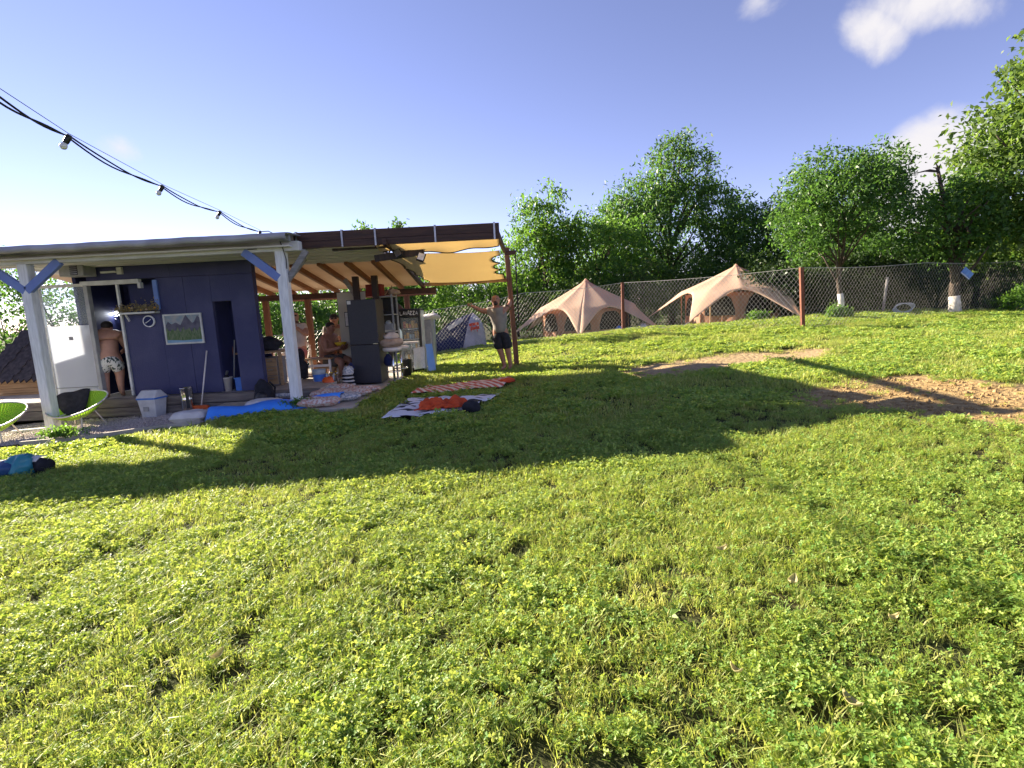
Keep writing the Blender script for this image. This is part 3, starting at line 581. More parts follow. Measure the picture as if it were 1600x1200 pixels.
MB(T).lathe([(.09, 0), (.12, .25), (.127, .25), (.127, .262), (.11, .262), (.085, .03)], n=18).build('bucket_body', 'plastic_white', bk, smooth=True)
MB(T).bar((-.03, 0, .2), (.06, 0, .38), .05, .03).build('pan_handle', 'metal', bk); MB(T).ell((-.02, 0, .27), (.09, .08, .05)).build('pan', 'black_plastic', bk)
MB(T).box((-.1, -.085, .12), (.07, .01, .18), rz=-.6).build('label_print', 'glass_bottle', bk)

# ---------------------------------------------------------------- desk and stuff under the shelter
DK = .25
a, b_ = at(372, 562, 10.35), at(441, 559, 10.35)
dk = root('work_desk', ((a.x + b_.x) / 2, 10.5, DK), 'wooden desk with grey legs beyond the hut corner', 'desk')
zt = .90; MB().box(((a.x + b_.x) / 2, 10.55, zt), (b_.x - a.x, .55, .035)).build('desk_top', 'wood_light', dk)
for x in (a.x + .05, a.x + .48, b_.x - .03): MB().box((x, 10.32, (DK + zt) / 2 - .01), (.05, .05, zt - DK - .02)).build('leg', 'frame_grey' if x < b_.x - .1 else 'wood_light', dk)
MB().box((a.x + .27, 10.75, .62), (.45, .02, .45)).build('modesty_panel', 'navy_cloth', dk)
p = at(424, 600, 10.25); dr = root('drawer_unit', (p.x, 10.45, DK), 'pale wooden three drawer unit under the desk', 'drawers')
MB().box((p.x - .03, 10.5, DK + .27), (.32, .42, .54)).build('carcass', 'grey_wood', dr)
for k in range(3): df_ = MB().box((p.x + .01, 10.283, DK + .1 + k * .175), (.24, .016, .165)).build('drawer_front', 'wood_light', dr, bev=.004); MB().box((p.x + .01, 10.268, DK + .13 + k * .175), (.09, .014, .014)).build('handle', 'metal', df_)
p = at(388, 604, 9.98); bc = root('blue_crate', (p.x, 9.98, DK), 'blue plastic crate on the floor below the desk', 'crate')
z0 = .237
for d_, c_ in (((.34, .015, .24), (0, -.12, .12)), ((.34, .015, .24), (0, .12, .12)), ((.015, .24, .24), (-.165, 0, .12)), ((.015, .24, .24), (.165, 0, .12)), ((.34, .24, .015), (0, 0, .01))): MB(TR(p.x, 9.98, z0)).box(c_, d_).build('side_panel', 'blue_plastic', bc)
MB(TR(p.x, 9.98, z0)).box((0, -.13, .23), (.36, .02, .025)).build('crate_rim', 'blue_plastic', bc)
p = at(381, 561, 10.4); js = root('yellow_basket', (p.x, 10.4, zt + .018), 'yellow woven basket on the desk by the hut corner', 'basket')
MB(TR(p.x, 10.4, zt + .018)).lathe([(.09, 0), (.11, .1), (.1, .19), (.085, .19), (.09, .02)], n=14).build('basket_body', 'yellow', js, smooth=True)
MB(TR(p.x, 10.4, zt + .018)).tube([(.09 * math.cos(t_), 0, .18 + .08 * math.sin(t_)) for t_ in [math.pi * i / 8 for i in range(9)]], .012, 6).build('basket_handle', 'dry_plant', js)
p = at(393, 560, 10.4); wj = MB(TR(p.x, 10.4, zt + .018)).lathe([(.035, 0), (.037, .14), (.02, .17), (.02, .2)], n=12).build('white_bottle', 'plastic_white', smooth=True); tag(wj, 'slim white bottle on the desk beside the yellow basket', 'bottle')
def lump(c, r, seed, amp=.18, n=20, k=14, f=2.2):
    m_ = MB(); m_.ell(c, r, n, k); rr = max(r); out = []
    for q in m_.v:
        v = Vector(q) - Vector(c); s_ = 1 + amp * mnoise.noise(Vector((v.x / rr * f + seed, v.y / rr * f, v.z / rr * f))) ; w = v * s_
        if w.z < -r[2] * .75: w.z = -r[2] * .75
        out.append(tuple(Vector(c) + w))
    m_.v = out; return m_
p = at(418, 552, 10.45); bb = lump((p.x, 10.45, zt + .14), (.26, .17, .15), 3, .45).build('black_bag', 'black_cloth', smooth=True); tag(bb, 'black soft bag slumped on top of the desk', 'bag')
p = at(404, 632, 8.95); z0 = .075; bp_ = root('black_backpack', (p.x, 9.2, z0), 'black backpack sitting on the slab edge behind the blue pad', 'backpack')
lump((p.x, 9.2, z0 + .17), (.17, .14, .24), 9, .25).build('pack_body', 'black_cloth', bp_, smooth=True); lump((p.x, 9.08, z0 + .11), (.11, .07, .11), 12, .2).build('front_pocket', 'black_plastic', bp_, smooth=True)
for s_ in (-1, 1): MB().tube([(p.x + s_ * .06, 9.32, z0 + .36), (p.x + s_ * .12, 9.38, z0 + .25), (p.x + s_ * .1, 9.34, z0 + .05)], .016, 6).build('strap', 'black_cloth', bp_)

# ---------------------------------------------------------------- bedding on the slab edge
SZ = .074
def pillow(name, c, sx, sy, sz, rz, m_, label, cat='pillow', seed=0, grp=None, tilt=0, parent=None):
    T = TR(c[0], c[1], c[2], rz) @ Matrix.Rotation(tilt, 4, 'X'); mb = MB(T); n = 16
    def f(sg): return lambda u, v: (lambda a, b: (a * sx * (1 - .10 * b * b), b * sy * (1 - .10 * a * a), sz * .5 + sg * sz * .5 * max(0, (1 - abs(a) ** 3.2) * (1 - abs(b) ** 3.2)) ** .5 + .12 * sz * mnoise.noise(Vector((a * 2.3 + seed, b * 2.3, seed)))))(2 * u - 1, 2 * v - 1)
    mb.grid(f(1), n, n); mb.grid(f(-1), n, n); o = mb.build(name, m_, smooth=True, parent=parent)
    if label: tag(o, label, cat, grp)
    return o
p = at(292, 655, 8.2); pillow('white_pillow', (p.x, 8.3, gz(p.x, 8.3) + .015), .27, .2, .19, .1, 'pillow_white', 'white pillow lying on the gravel left of the blue pad', seed=1)
def pad(u, v):
    x = -4.82 + 1.95 * u; yc = 8.42 + .32 * u + (.5 * max(0, u - .6) ** 1.2); w = .26 - .04 * u
    z = max(gz(x, yc), .0) + .10 + .06 * math.sin(math.pi * v) + .05 * mnoise.noise(Vector((x * 2.2, v * 2, 1))) + .16 * max(0, u - .62)
    e = abs(2 * v - 1); z -= .11 * e ** 4
    return (x + .05 * mnoise.noise(Vector((u * 5, v * 3, 4))), yc + (v - .5) * 2 * w, z)
pd = MB().grid(pad, 60, 16).build('sleeping_pad', 'blue_pad', smooth=True, sol=.02); tag(pd, 'bright blue sleeping pad stretched along the slab edge', 'sleeping pad')
cush = [(415, 640, 8.85, .30, .2, .11, .2, 'pillow_white', 'pale pillow between the backpack and the blue pad'), (452, 612, 9.7, .3, .22, .12, .1, 'patchgrey', 'grey patterned cushion left of the white post foot'), (500, 640, 8.62, .34, .24, .13, .15, 'patchwork', 'red patterned cushion at the front corner beside the white post'), (535, 628, 9.05, .33, .2, .12, .25, 'patchgrey', 'grey patterned cushion at the front right of the pile'), (515, 617, 9.55, .34, .2, .13, .1, 'patchwork', 'patterned cushion in the middle of the bedding pile'), (550, 618, 9.5, .36, .17, .11, .2, 'patchwork', 'rust patterned long cushion at the right of the pile'), (565, 609, 9.95, .36, .15, .10, .18, 'patchwork', 'rust patterned cushion nearest the dark fridge'), (505, 606, 10.05, .32, .18, .12, -.1, 'patchgrey', 'grey patterned cushion behind the bedding pile'), (530, 601, 10.25, .3, .16, .12, .1, 'patchwork', 'patterned cushion in front of the bottle crate')]
for k, (px, py, Y, sx, sy, sz, rz, m_, lab) in enumerate(cush):
    p = at(px, py, Y); pillow('cushion', (p.x, Y, SZ), sx, sy, sz + .02, rz, m_, lab, 'cushion', seed=k * 3 + 2, grp='cushions on the slab')
p = at(487, 605, 9.95); pillow('red_cushion', (p.x, 10.3, SZ), .2, .13, .12, .1, 'red_cloth', 'small dark red cushion behind the bedding pile', 'cushion', 5)

# ---------------------------------------------------------------- chairs, table, bottles, bags inside
def mono_chair(x, y, z, rz, label, n=1):
    r = root('plastic_chair', (x, y, z), label, 'chair', 'white plastic chairs under the shelter'); T = TR(x, y, z, rz)
    MB(T).box((0, 0, .43), (.44, .42, .025)).build('seat', 'plastic_white', r, bev=.01)
    for sx in (-1, 1):
        for sy in (-1, 1): MB(T).bar((sx * .24, sy * .24, 0), (sx * .2, sy * .18, .43), .05, .035).build('leg', 'plastic_white', r)
        MB(T).bar((sx * .23, -.2, .63), (sx * .23, .2, .65), .045, .02).build('armrest', 'plastic_white', r); MB(T).bar((sx * .23, -.19, .43), (sx * .23, -.2, .63), .03, .03).build('arm_support', 'plastic_white', r)
    for k in range(5): MB(T).bar((-.14 + .07 * k, .19, .45), (-.18 + .09 * k, .29, .82 - .012 * (k - 2) ** 2), .035, .012).build('back_slat', 'plastic_white', r)
    MB(T).tube([(-.22 * math.cos(t_), .2 + .1 * math.sin(t_), .45 + .42 * math.sin(t_) ** .7) for t_ in [math.pi * i / 14 for i in range(15)]], .02, 6).build('back_rim', 'plastic_white', r, smooth=True)
    return r
mono_chair(-5.55, 12.3, .1, .4, 'white plastic chair under the shelter behind the desk'); mono_chair(-5.05, 12.6, .1, -.2, 'white plastic chair left of the white post, near the rear fence'); mono_chair(-4.15, 12.7, .1, .3, 'white plastic chair behind the shirtless seated person'); mono_chair(-5.2, 11.5, .25, 2.8, 'white plastic chair just left of the white post')
p = at(496, 568, 11.3); wt = root('small_table', (-4.2, 11.5, .07), 'white legged wooden table right of the white post', 'table')
MB().box((-4.12, 11.5, .64), (.62, .55, .03)).build('table_top', 'wood_light', wt, bev=.006)
for sx in (-.28, .28):
    for sy in (-.24, .24): MB().box((-4.12 + sx, 11.5 + sy, .348), (.045, .045, .556)).build('leg', 'plastic_white', wt)
MB().box((-4.12, 11.27, .5), (.5, .02, .05)).build('apron_rail', 'plastic_white', wt)
wc = root('wooden_chair', (-4.3, 11.9, .07), 'slatted brown wooden chair behind the white legged table', 'chair'); T = TR(-4.12, 11.95, .07, .2)
MB(T).box((0, 0, .45), (.4, .4, .03)).build('seat', 'rafter_wood', wc)
for sx in (-.18, .18):
    MB(T).bar((sx, -.18, 0), (sx, -.18, .44), .035, .035).build('leg', 'rafter_wood', wc); MB(T).bar((sx, .18, 0), (sx, .22, .92), .035, .035).build('leg', 'rafter_wood', wc)
for k in range(5): MB(T).bar((-.12 + .06 * k, .19, .47), (-.12 + .06 * k, .215, .88), .03, .012).build('back_slat', 'rafter_wood', wc)
MB(T).bar((-.2, .215, .9), (.2, .215, .9), .03, .06).build('back_rail', 'rafter_wood', wc)
p = at(471, 575, 11.2); jk = lump((p.x, 11.25, .52), (.11, .1, .36), 21, .5).build('black_jacket', 'black_cloth', smooth=True); tag(jk, 'black jacket hanging down beside the white post', 'jacket')
p = at(502, 603, 10.8); tb = root('blue_tub', (p.x, 10.75, SZ), 'tall blue and clear plastic tub beside the bottles', 'tub'); T = TR(p.x, 10.75, SZ)
MB(T).lathe([(.10, 0), (.13, .30), (.12, .30), (.09, .02)], n=18).build('tub_body', 'blue_plastic', tb, smooth=True); MB(T).lathe([(.125, .28), (.14, .40), (.13, .40), (.12, .30)], n=18).build('tub_collar', 'clear_plastic', tb, smooth=True)
for k in range(11):
    px = 512 + 3.3 * (k % 6) + (1.5 if k > 5 else 0); Y = 10.6 + .16 * (k // 6); p = at(px, 600, Y)
    r = root('drink_bottle', (p.x, Y, SZ), 'dark glass drink bottle in the cluster before the seated person', 'bottle', 'drink bottles on the slab'); T = TR(p.x, Y, SZ)
    hh = random.uniform(.28, .36); MB(T).lathe([(.034, 0), (.036, hh * .55), (.014, hh * .75), (.014, hh * .96)], n=10).build('bottle_glass', 'glass_bottle' if k % 3 else 'clear_plastic', r, smooth=True); bgl = r.children[0]
    MB(T).lathe([(.016, hh * .95), (.016, hh)], n=8).build('cap', 'paper' if k % 2 else 'yellow', bgl)
p = at(515, 603, 10.45); ob = lump((p.x, 10.45, SZ + .15), (.11, .07, .14), 31, .35).build('orange_carrier', 'orange_plastic', smooth=True); tag(ob, 'orange plastic carrier leaning against the bottles', 'bag')
p = at(514, 607, 10.35); db = lump((p.x, 10.36, SZ + .06), (.12, .06, .08), 33, .25).build('dark_pouch', 'black_cloth', smooth=True); tag(db, 'dark pouch lying in front of the orange carrier', 'bag')
p = at(543, 600, 10.65); sb = root('striped_bag', (p.x, 10.7, SZ), 'black and white striped bag against the dark fridge', 'bag')
for k in range(8): lump((p.x + .012 * (k % 2), 10.7, SZ + .03 + k * .036), (.15 - .006 * k, .11 - .005 * k, .026), 40 + k, .15, 14, 8).build('bag_stripe', ('black_cloth', 'pillow_white')[k % 2], sb, smooth=True)
lump((p.x + .02, 10.72, SZ + .34), (.11, .09, .09), 55, .5).build('bag_top', 'patchgrey', sb, smooth=True)
p = at(548, 574, 11.0); q = Vector((p.x, 11.02, p.z)); kt = MB(); kt.add([q + Vector((-.1, 0, 0)), q + Vector((0, .03, .11)), q + Vector((.08, 0, -.02)), q + Vector((0, -.03, -.1)), q + Vector((-.1, .012, 0)), q + Vector((0, .042, .11)), q + Vector((.08, .012, -.02)), q + Vector((0, -.018, -.1))], [(0, 1, 2, 3), (7, 6, 5, 4), (0, 4, 5, 1), (1, 5, 6, 2), (2, 6, 7, 3), (3, 7, 4, 0)]); kt = kt.build('blue_cloth', 'navy_cloth'); tag(kt, 'folded blue cloth sticking out left of the fridge', 'cloth')

# ---------------------------------------------------------------- fridge, cream partition, shelf rack, red box
FY = 11.05
fa, fb = at(542, 471, FY), at(584, 467, FY)
fr = root('tall_fridge', ((fa.x + fb.x) / 2, FY, SZ), 'tall dark grey two door fridge on the slab', 'fridge'); fx0, fx1 = -3.31, -2.72
MB().box(((fx0 + fx1) / 2, FY + .36, SZ + .89), (fx1 - fx0, .62, 1.74)).build('cabinet', 'fridge_side', fr, bev=.008)
fd_ = MB().box(((fx0 + fx1) / 2, FY + .02, SZ + 1.30), (fx1 - fx0, .055, .92)).build('door', 'fridge_front', fr, bev=.008); MB().box(((fx0 + fx1) / 2, FY + .02, SZ + .43), (fx1 - fx0, .055, .80)).build('door', 'fridge_front', fr, bev=.008)
MB().box((fx1 - .06, FY - .012, SZ + .845), (.10, .012, .012)).build('handle_strip', 'chrome', fd_); MB().box((fx0 + .05, FY - .010, SZ + 1.71), (.075, .004, .07)).build('energy_label', 'paper', fd_)
cp = root('cream_partition', (-3.4, 11.9, SZ), 'cream partition panel behind the dark fridge with a framed notice', 'partition')
MB().box((-3.43, 11.86, 1.05), (.62, .04, 1.96)).build('panel', 'panel_cream', cp)
q = at(541, 499, 11.8); MB().box((q.x + .01, 11.833, q.z), (.10, .012, .32)).build('notice_frame', 'black_plastic', cp); MB().box((q.x + .01, 11.825, q.z), (.075, .006, .29)).build('notice', 'paper', cp)
sr_ = root('shelf_rack', (-2.6, 12.2, SZ), 'grey metal shelf rack with clutter behind the dark fridge', 'shelf')
for x, y_ in ((-2.94, 11.9), (-2.56, 11.9), (-2.94, 12.4), (-2.56, 12.4)): MB().box((x, y_, 1.01), (.035, .035, 1.87)).build('upright', 'grey_metal', sr_)
for z in (.35, .75, 1.12, 1.50, 1.90): MB().box((-2.75, 12.15, z), (.41, .52, .025)).build('shelf', 'grey_metal', sr_)
MB().box((-2.75, 12.41, 1.4), (.41, .012, 1.0)).build('back_sheet', 'black_plastic', sr_)
for k, (x, z, d_, m_) in enumerate(((-2.73, 1.21, (.30, .3, .15), 'grey_metal'), (-2.68, 1.55, (.2, .22, .07), 'black_plastic'), (-2.85, 1.57, (.1, .2, .10), 'navy_cloth'), (-2.66, .82, (.2, .2, .12), 'plastic_white'), (-2.8, .42, (.2, .2, .12), 'cardboard'))):
    o = MB().box((x, 12.02, z + .012), d_).build('storage_box', m_, bev=.012); tag(o, ('light grey storage box on the rack middle shelf', 'flat black box on the rack upper shelf', 'small dark blue box on the rack upper shelf', 'pale plastic box on the rack lower shelf', 'brown cardboard box on the bottom rack shelf')[k], 'box', 'boxes on the rack')
for k in range(4):
    o = lump((-2.86 + .08 * k, 11.98, (1.33, .89, 1.31, .87)[k]), (.07, .07, .06), 60 + k, .4, 12, 8).build('rolled_cloth', ('pillow_white', 'beige_cloth', 'clear_plastic', 'patchgrey')[k], smooth=True); tag(o, ('white rolled cloth on the rack middle shelf', 'beige rolled cloth on the rack lower shelf', 'clear plastic bundle on the rack middle shelf', 'grey patterned bundle on the rack lower shelf')[k], 'cloth', 'bundles on the rack')
o = MB().box((-2.93, 12.0, 2.045), (.34, .34, .26)).build('red_box', 'red_box', bev=.008); tag(o, 'dark red box on top of the rack behind the fridge', 'box')
for k in range(5):
    o = MB().tube([(-2.72, 11.95 + .02 * k, 1.93 + .02 * k), (-2.55, 12.0, 2.13 - .02 * k)], .012, 5).build('loose_stick', ('wood_light', 'dark_wood')[k % 2]); tag(o, 'loose stick leaning beside the red box on the rack', 'stick', 'sticks on top of the rack')
o = lump((-2.52, 12.0, 1.99), (.13, .12, .07), 71, .4).build('brown_bundle', 'beige_cloth', smooth=True); tag(o, 'brown cloth bundle right of the red box on the rack', 'cloth')

# ---------------------------------------------------------------- bar stools, counter, drinks cooler
def stool(px, py, Y, label, zs=.74):
    p = at(px, py, Y); z = SZ if p.x < -2.56 else gz(p.x, Y) + .01; r = root('bar_stool', (p.x, Y, z), label, 'stool', 'chrome bar stools'); T = TR(p.x, Y, z)
    MB(T).lathe([(.19, 0), (.19, .012), (.06, .04), (.03, .06)], n=20).build('base_plate', 'chrome', r, smooth=True); MB(T).lathe([(.026, .05), (.026, zs - .04)], n=10).build('column', 'chrome', r, smooth=True)
    MB(T).tube([(.15 * math.cos(t_), .15 * math.sin(t_) - .02, .28) for t_ in [2 * math.pi * i / 16 for i in range(17)]], .011, 6).build('foot_ring', 'chrome', r, smooth=True)
    MB(T).lathe([(.05, zs - .05), (.17, zs - .035), (.20, zs), (.195, zs + .04), (.15, zs + .05), (0, zs + .045)], n=20).build('seat', 'plastic_white', r, smooth=True); return p, z
p1, z1 = stool(617, 598, 11.2, 'chrome bar stool piled with a beige jacket beside the fridge')
p2, z2 = stool(629, 592, 12.0, 'second chrome bar stool half hidden behind the first')
o = lump((p1.x + .03, 11.15, z1 + .88), (.22, .16, .10), 80, .4).build('beige_jacket', 'beige_cloth', smooth=True); tag(o, 'beige jacket heaped on the front bar stool', 'jacket')
o = lump((p1.x + .0, 11.22, z1 + 1.02), (.15, .12, .08), 84, .5).build('pale_hat', 'shirt_pale', smooth=True); tag(o, 'pale cap on top of the beige jacket on the stool', 'cap')
o = lump((p1.x - .12, 11.3, z1 + .50), (.09, .08, .14), 86, .3).build('blue_sack', 'navy_cloth', smooth=True); tag(o, 'dark blue bag hanging below the front bar stool', 'bag')
p = at(633, 583, 12.1); o = MB(TR(p.x, 12.35, SZ)).lathe([(.1, 0), (.12, .36), (.125, .37), (.105, .37), (.09, .02)], n=16).build('black_bin', 'black_plastic', smooth=True); tag(o, 'small black bin behind the bar stools', 'bin')
ct = root('white_counter', (-2.3, 12.4, SZ), 'narrow white counter board behind the bar stools', 'counter'); MB().box((-2.43, 12.5, .83), (.55, .35, .03)).build('counter_top', 'plastic_white', ct); MB().box((-2.55, 12.5, .445), (.05, .3, .74)).build('leg', 'frame_grey', ct)
p = at(624, 530, 12.5); wb = root('water_bottle', (p.x, 12.5, .845), 'large clear water bottle standing on the white counter', 'bottle'); T = TR(p.x, 12.5, .846)
MB(T).lathe([(.075, 0), (.08, .05), (.076, .12), (.08, .18), (.078, .24), (.03, .32), (.028, .34)], n=16).build('bottle_body', 'clear_plastic', wb, smooth=True); MB(T).lathe([(.03, .335), (.03, .36)], n=10).build('cap', 'blue_plastic', wb)
# drinks cooler
CY = 13.3
ca_, cb_ = at(623, 484, CY), at(656, 482, CY); cx0, cx1 = -2.73, -2.20; cz = -.02
cl = root('drinks_cooler', ((cx0 + cx1) / 2, CY, cz), 'black glass front drinks cooler with lit up lettering panel on top', 'cooler'); cl['label'] = 'black open front drinks cooler with white lettering across its top'
MB().box(((cx0 + cx1) / 2, CY + .52, .80), (cx1 - cx0, .03, 1.62)).build('back_panel', 'cooler_black', cl); MB().box((cx0 + .02, CY + .26, .80), (.04, .5, 1.62)).build('side_panel', 'cooler_black', cl); MB().box((cx1 - .02, CY + .26, .80), (.04, .5, 1.62)).build('side_panel', 'cooler_black', cl)
MB().box((cx1 + .012, CY + .28, .82), (.018, .46, 1.5)).build('outer_skin', 'trim_white', cl)
MB().box(((cx0 + cx1) / 2, CY + .25, .06), (cx1 - cx0 - .09, .5, .16)).build('plinth', 'cooler_black', cl); MB().box(((cx0 + cx1) / 2, CY + .25, 1.52), (cx1 - cx0 - .002, .54, .2)).build('header', 'cooler_black', cl, bev=.006)
for z in (.30, .60, .86, 1.12): MB().box(((cx0 + cx1) / 2, CY + .26, z), (cx1 - cx0 - .09, .44, .012)).build('shelf', 'metal', cl)
for x in (cx0 + .025, cx1 - .025): MB().box((x, CY - .012, .76), (.05, .022, 1.28)).build('door_frame', 'cooler_black', cl)
MB().box(((cx0 + cx1) / 2, CY - .008, .77), (cx1 - cx0 - .1, .006, 1.26)).build('door_glass', 'pane', cl)
# header lettering, drawn as strokes
ST = {'L': [(0, 1, 0, 0), (0, 0, .6, 0)], 'A': [(0, 0, .4, 1), (.4, 1, .8, 0), (.18, .35, .62, .35)], 'V': [(0, 1, .4, 0), (.4, 0, .8, 1)], 'Z': [(0, 1, .7, 1), (.7, 1, 0, 0), (0, 0, .7, 0)]}
lx = cx0 + .05; mb = MB()
for i, ch in enumerate('LAVAZZA'):
    big = 1.35 if i == 3 else 1.0; h_ = .085 * big; w_ = .066
    for (x0, y0, x1, y1) in ST[ch]: mb.bar((lx + x0 * w_, CY - .026, 1.47 + y0 * h_), (lx + x1 * w_, CY - .026, 1.47 + y1 * h_), .006, .017)
    lx += w_ + .004 - (.012 if ch in 'VA' else 0)
mb.build('lettering', 'paper', bpy.data.objects['header'])
k = 0
for z in (.31, .612, .872, 1.132):
    x = cx0 + .08
    while x < cx1 - .09:
        w_ = random.uniform(.045, .08); h_ = random.uniform(.1, .19); m_ = random.choice(('product_red', 'product_red', 'product_white', 'product_yellow', 'black_plastic') if z > 1 else ('product_white', 'clear_plastic', 'product_yellow', 'grey_metal'))
        o = MB().box((x + w_ / 2, CY + .12 + .05 * random.random(), z + h_ / 2 + .002), (w_ * .92, .1, h_)).build('drink_carton', m_, bev=.005); tag(o, {1.132: 'carton or can on the top shelf of the drinks cooler', .872: 'carton or can on the second shelf of the drinks cooler', .612: 'carton or can on the third shelf of the drinks cooler', .31: 'carton or can on the bottom shelf of the drinks cooler'}[z], 'carton', 'cartons in the cooler on shelf %d' % (1 + [1.132, .872, .612, .31].index(z))); x += w_ + .008
p = at(652, 545, 12.95)
def hang(u, v): return (-2.36 + .27 * u + .01 * math.sin(6 * v), 12.93 + .02 * math.sin(7 * u) * v - .015 * math.sin(3 * v), .66 - .52 * v + .03 * u)
o = MB().grid(hang, 14, 20).build('hanging_towel', 'towel_white', smooth=True, sol=.01); tag(o, 'pale checked towel hanging in front of the drinks cooler', 'towel')
rl = root('towel_rail', (-2.2, 12.94, 0), 'thin white towel rail standing before the cooler', 'rail'); MB().bar((-2.42, 12.935, .652), (-2.05, 12.935, .69), .012, .012).build('rail_bar', 'metal', rl)
for x in (-2.42, -2.05): MB().bar((x, 12.945, gz(x, 12.94)), (x, 12.945, .67), .012, .012).build('leg', 'metal', rl)
o = MB(); o.add([(-2.03, 13.0, .02), (-1.86, 13.12, .02), (-1.98, 13.5, .72), (-2.13, 13.38, .72), (-2.03, 13.02, .02), (-1.86, 13.14, .02), (-1.98, 13.52, .72), (-2.13, 13.40, .72)], [(0, 1, 2, 3), (7, 6, 5, 4), (0, 4, 5, 1), (1, 5, 6, 2), (2, 6, 7, 3), (3, 7, 4, 0)]); o = o.build('blue_board', 'board_blue'); tag(o, 'blue board leaning at the right side of the drinks cooler', 'board')
sp = root('grey_locker', (-1.95, 14.0, 0), 'pale grey locker standing right of the drinks cooler', 'locker'); MB().box((-2.10, 14.1, .66), (.2, .45, 1.32)).build('locker_body', 'grey_metal', sp, bev=.01); MB().box((-2.10, 13.868, .66), (.17, .012, 1.24)).build('locker_door', 'frame_grey', sp); MB().box((-2.04, 13.855, .8), (.015, .02, .4)).build('handle', 'trim_white', sp)
o = lump((-2.02, 14.0, 1.38), (.22, .2, .09), 91, .4).build('white_bundle', 'pillow_white', smooth=True); tag(o, 'crumpled white bundle on top of the grey locker', 'bundle')
# ---------------------------------------------------------------- left: wooden playhouse, lime chairs, bags
ph = root('wooden_playhouse', (-10, 11, gz(-10, 11)), 'small plank playhouse with dark ragged shingle roof at the left edge', 'playhouse')
zb = -.02
for k in range(6):
    z0 = zb + .10 * k; w = .52 + .10 * k
    MB().box((-10.05, 10.98 - .012 * k, z0 + .05), (2 * w * .98, .05, .094)).build('plank', 'wood_plank', ph, bev=.006)
MB().box((-10.05, 11.45, .27), (1.3, .8, .55)).build('plank_core', 'dark_wood', ph); MB().box((-10.05, 11.3, zb - .05), (1.0, .5, .1)).build('plinth', 'dark_wood', ph)
for row in range(7):
    f0 = row / 7; n_ = int(15 - 6 * f0)
    for j in range(n_):
        wrow = .98 - .50 * f0; x = -10.05 + (-1 + 2 * (j + .5 + .25 * (row % 2)) / n_) * wrow; w = wrow / n_ * .98
        y0 = 10.86 + .75 * f0; z0 = .54 + .95 * f0; dz = .21; dy = .165; e = .012 * (j % 3)
        MB().add([(x - w, y0 + dy, z0 + dz), (x + w, y0 + dy, z0 + dz), (x + w, y0 + .03 - e, z0 + .04), (x, y0 - .02 - e, z0 - .03), (x - w, y0 + .03 - e, z0 + .04), (x - w, y0 + dy + .02, z0 + dz - .015), (x + w, y0 + dy + .02, z0 + dz - .015), (x + w, y0 + .05 - e, z0 + .02), (x, y0 - e, z0 - .05), (x - w, y0 + .05 - e, z0 + .02)], [(0, 1, 2, 3, 4), (9, 8, 7, 6, 5), (0, 5, 6, 1), (1, 6, 7, 2), (2, 7, 8, 3), (3, 8, 9, 4), (4, 9, 5, 0)]).build('shingle', 'shingle', ph)
mb = MB(); mb.add([(-11.05, 10.92, .57), (-9.05, 10.92, .57), (-9.55, 11.7, 1.46), (-10.55, 11.7, 1.46), (-11.05, 12.4, .57), (-9.05, 12.4, .57)], [(0, 1, 2, 3), (1, 5, 2), (0, 3, 4), (3, 2, 5, 4), (0, 4, 5, 1)]); mb.build('roof_deck', 'shingle', ph)

def lime_chair(px, py, Y, rz, label):
    p = at(px, py, Y); z = gz(p.x, Y) + .012; r = root('lounge_chair', (p.x, Y, z), label, 'chair', 'lime string lounge chairs on the gravel'); T = TR(p.x, Y, z, rz)
    def ring(t_): return Vector((.46 * math.cos(t_), -.10 - .40 * math.sin(t_) * .8 + .06, .36 - .20 * math.sin(t_) * -1 * 1.0)) if False else Vector((.48 * math.cos(t_), .36 * math.sin(t_), .42 + .17 * math.sin(t_) + .02 * math.cos(2 * t_)))
    hub = Vector((0, .02, .20))
    MB(T).tube([ring(2 * math.pi * i / 48) for i in range(49)], .013, 6).build('rim_tube', 'plastic_white', r, smooth=True)
    mb = MB(T)
    for i in range(64):
        a = 2 * math.pi * i / 64; q = ring(a); pts = []
        for j in range(5):
            f = j / 4; w = q.lerp(hub, f); w.z -= .10 * math.sin(math.pi * f) * .7; pts.append(w)
        mb.tube(pts, .0105, 4, cap=False)
    def bowl(u, v):
        q = ring(2 * math.pi * u); w = q.lerp(hub, v); w.z -= .10 * math.sin(math.pi * v) * .7 + .004; return w
    mb.grid(bowl, 48, 6); mb.build('cord_webbing', 'lime', r, smooth=True)
    for sx in (-1, 1): MB(T).tube([(sx * .30, .20, 0), (sx * .19, .12, .25), (sx * .19, -.15, .22), (sx * .26, -.24, 0)], .011, 6).build('leg_loop', 'plastic_white', r, smooth=True)
    MB(T).tube([(-.19, .1, .25), (.19, .1, .25)], .009, 5).build('leg_brace', 'plastic_white', r)
    return p, z
pc, zc = lime_chair(125, 658, 8.85, -.1, 'lime green string chair draped with a black cloth behind the white post')
lime_chair(-12, 672, 8.2, .2, 'lime green string chair cut off by the left picture edge')
def drape(u, v):
    a = 2 * math.pi * (.26 + .20 * u); q = Vector((.48 * math.cos(a), .36 * math.sin(a), .42 + .17 * math.sin(a) + .02 * math.cos(2 * a))); h_ = Vector((.10 - .24 * u, -.06, .20))
    w = q.lerp(h_, v); w.z += .03 - .07 * math.sin(math.pi * v) + .012 * math.sin(11 * u); return Vector((pc.x, 8.85, zc)) + w
o = MB().grid(drape, 12, 16).build('black_drape', 'black_cloth', smooth=True, sol=.012); tag(o, 'black cloth draped over the lime string chair', 'cloth')
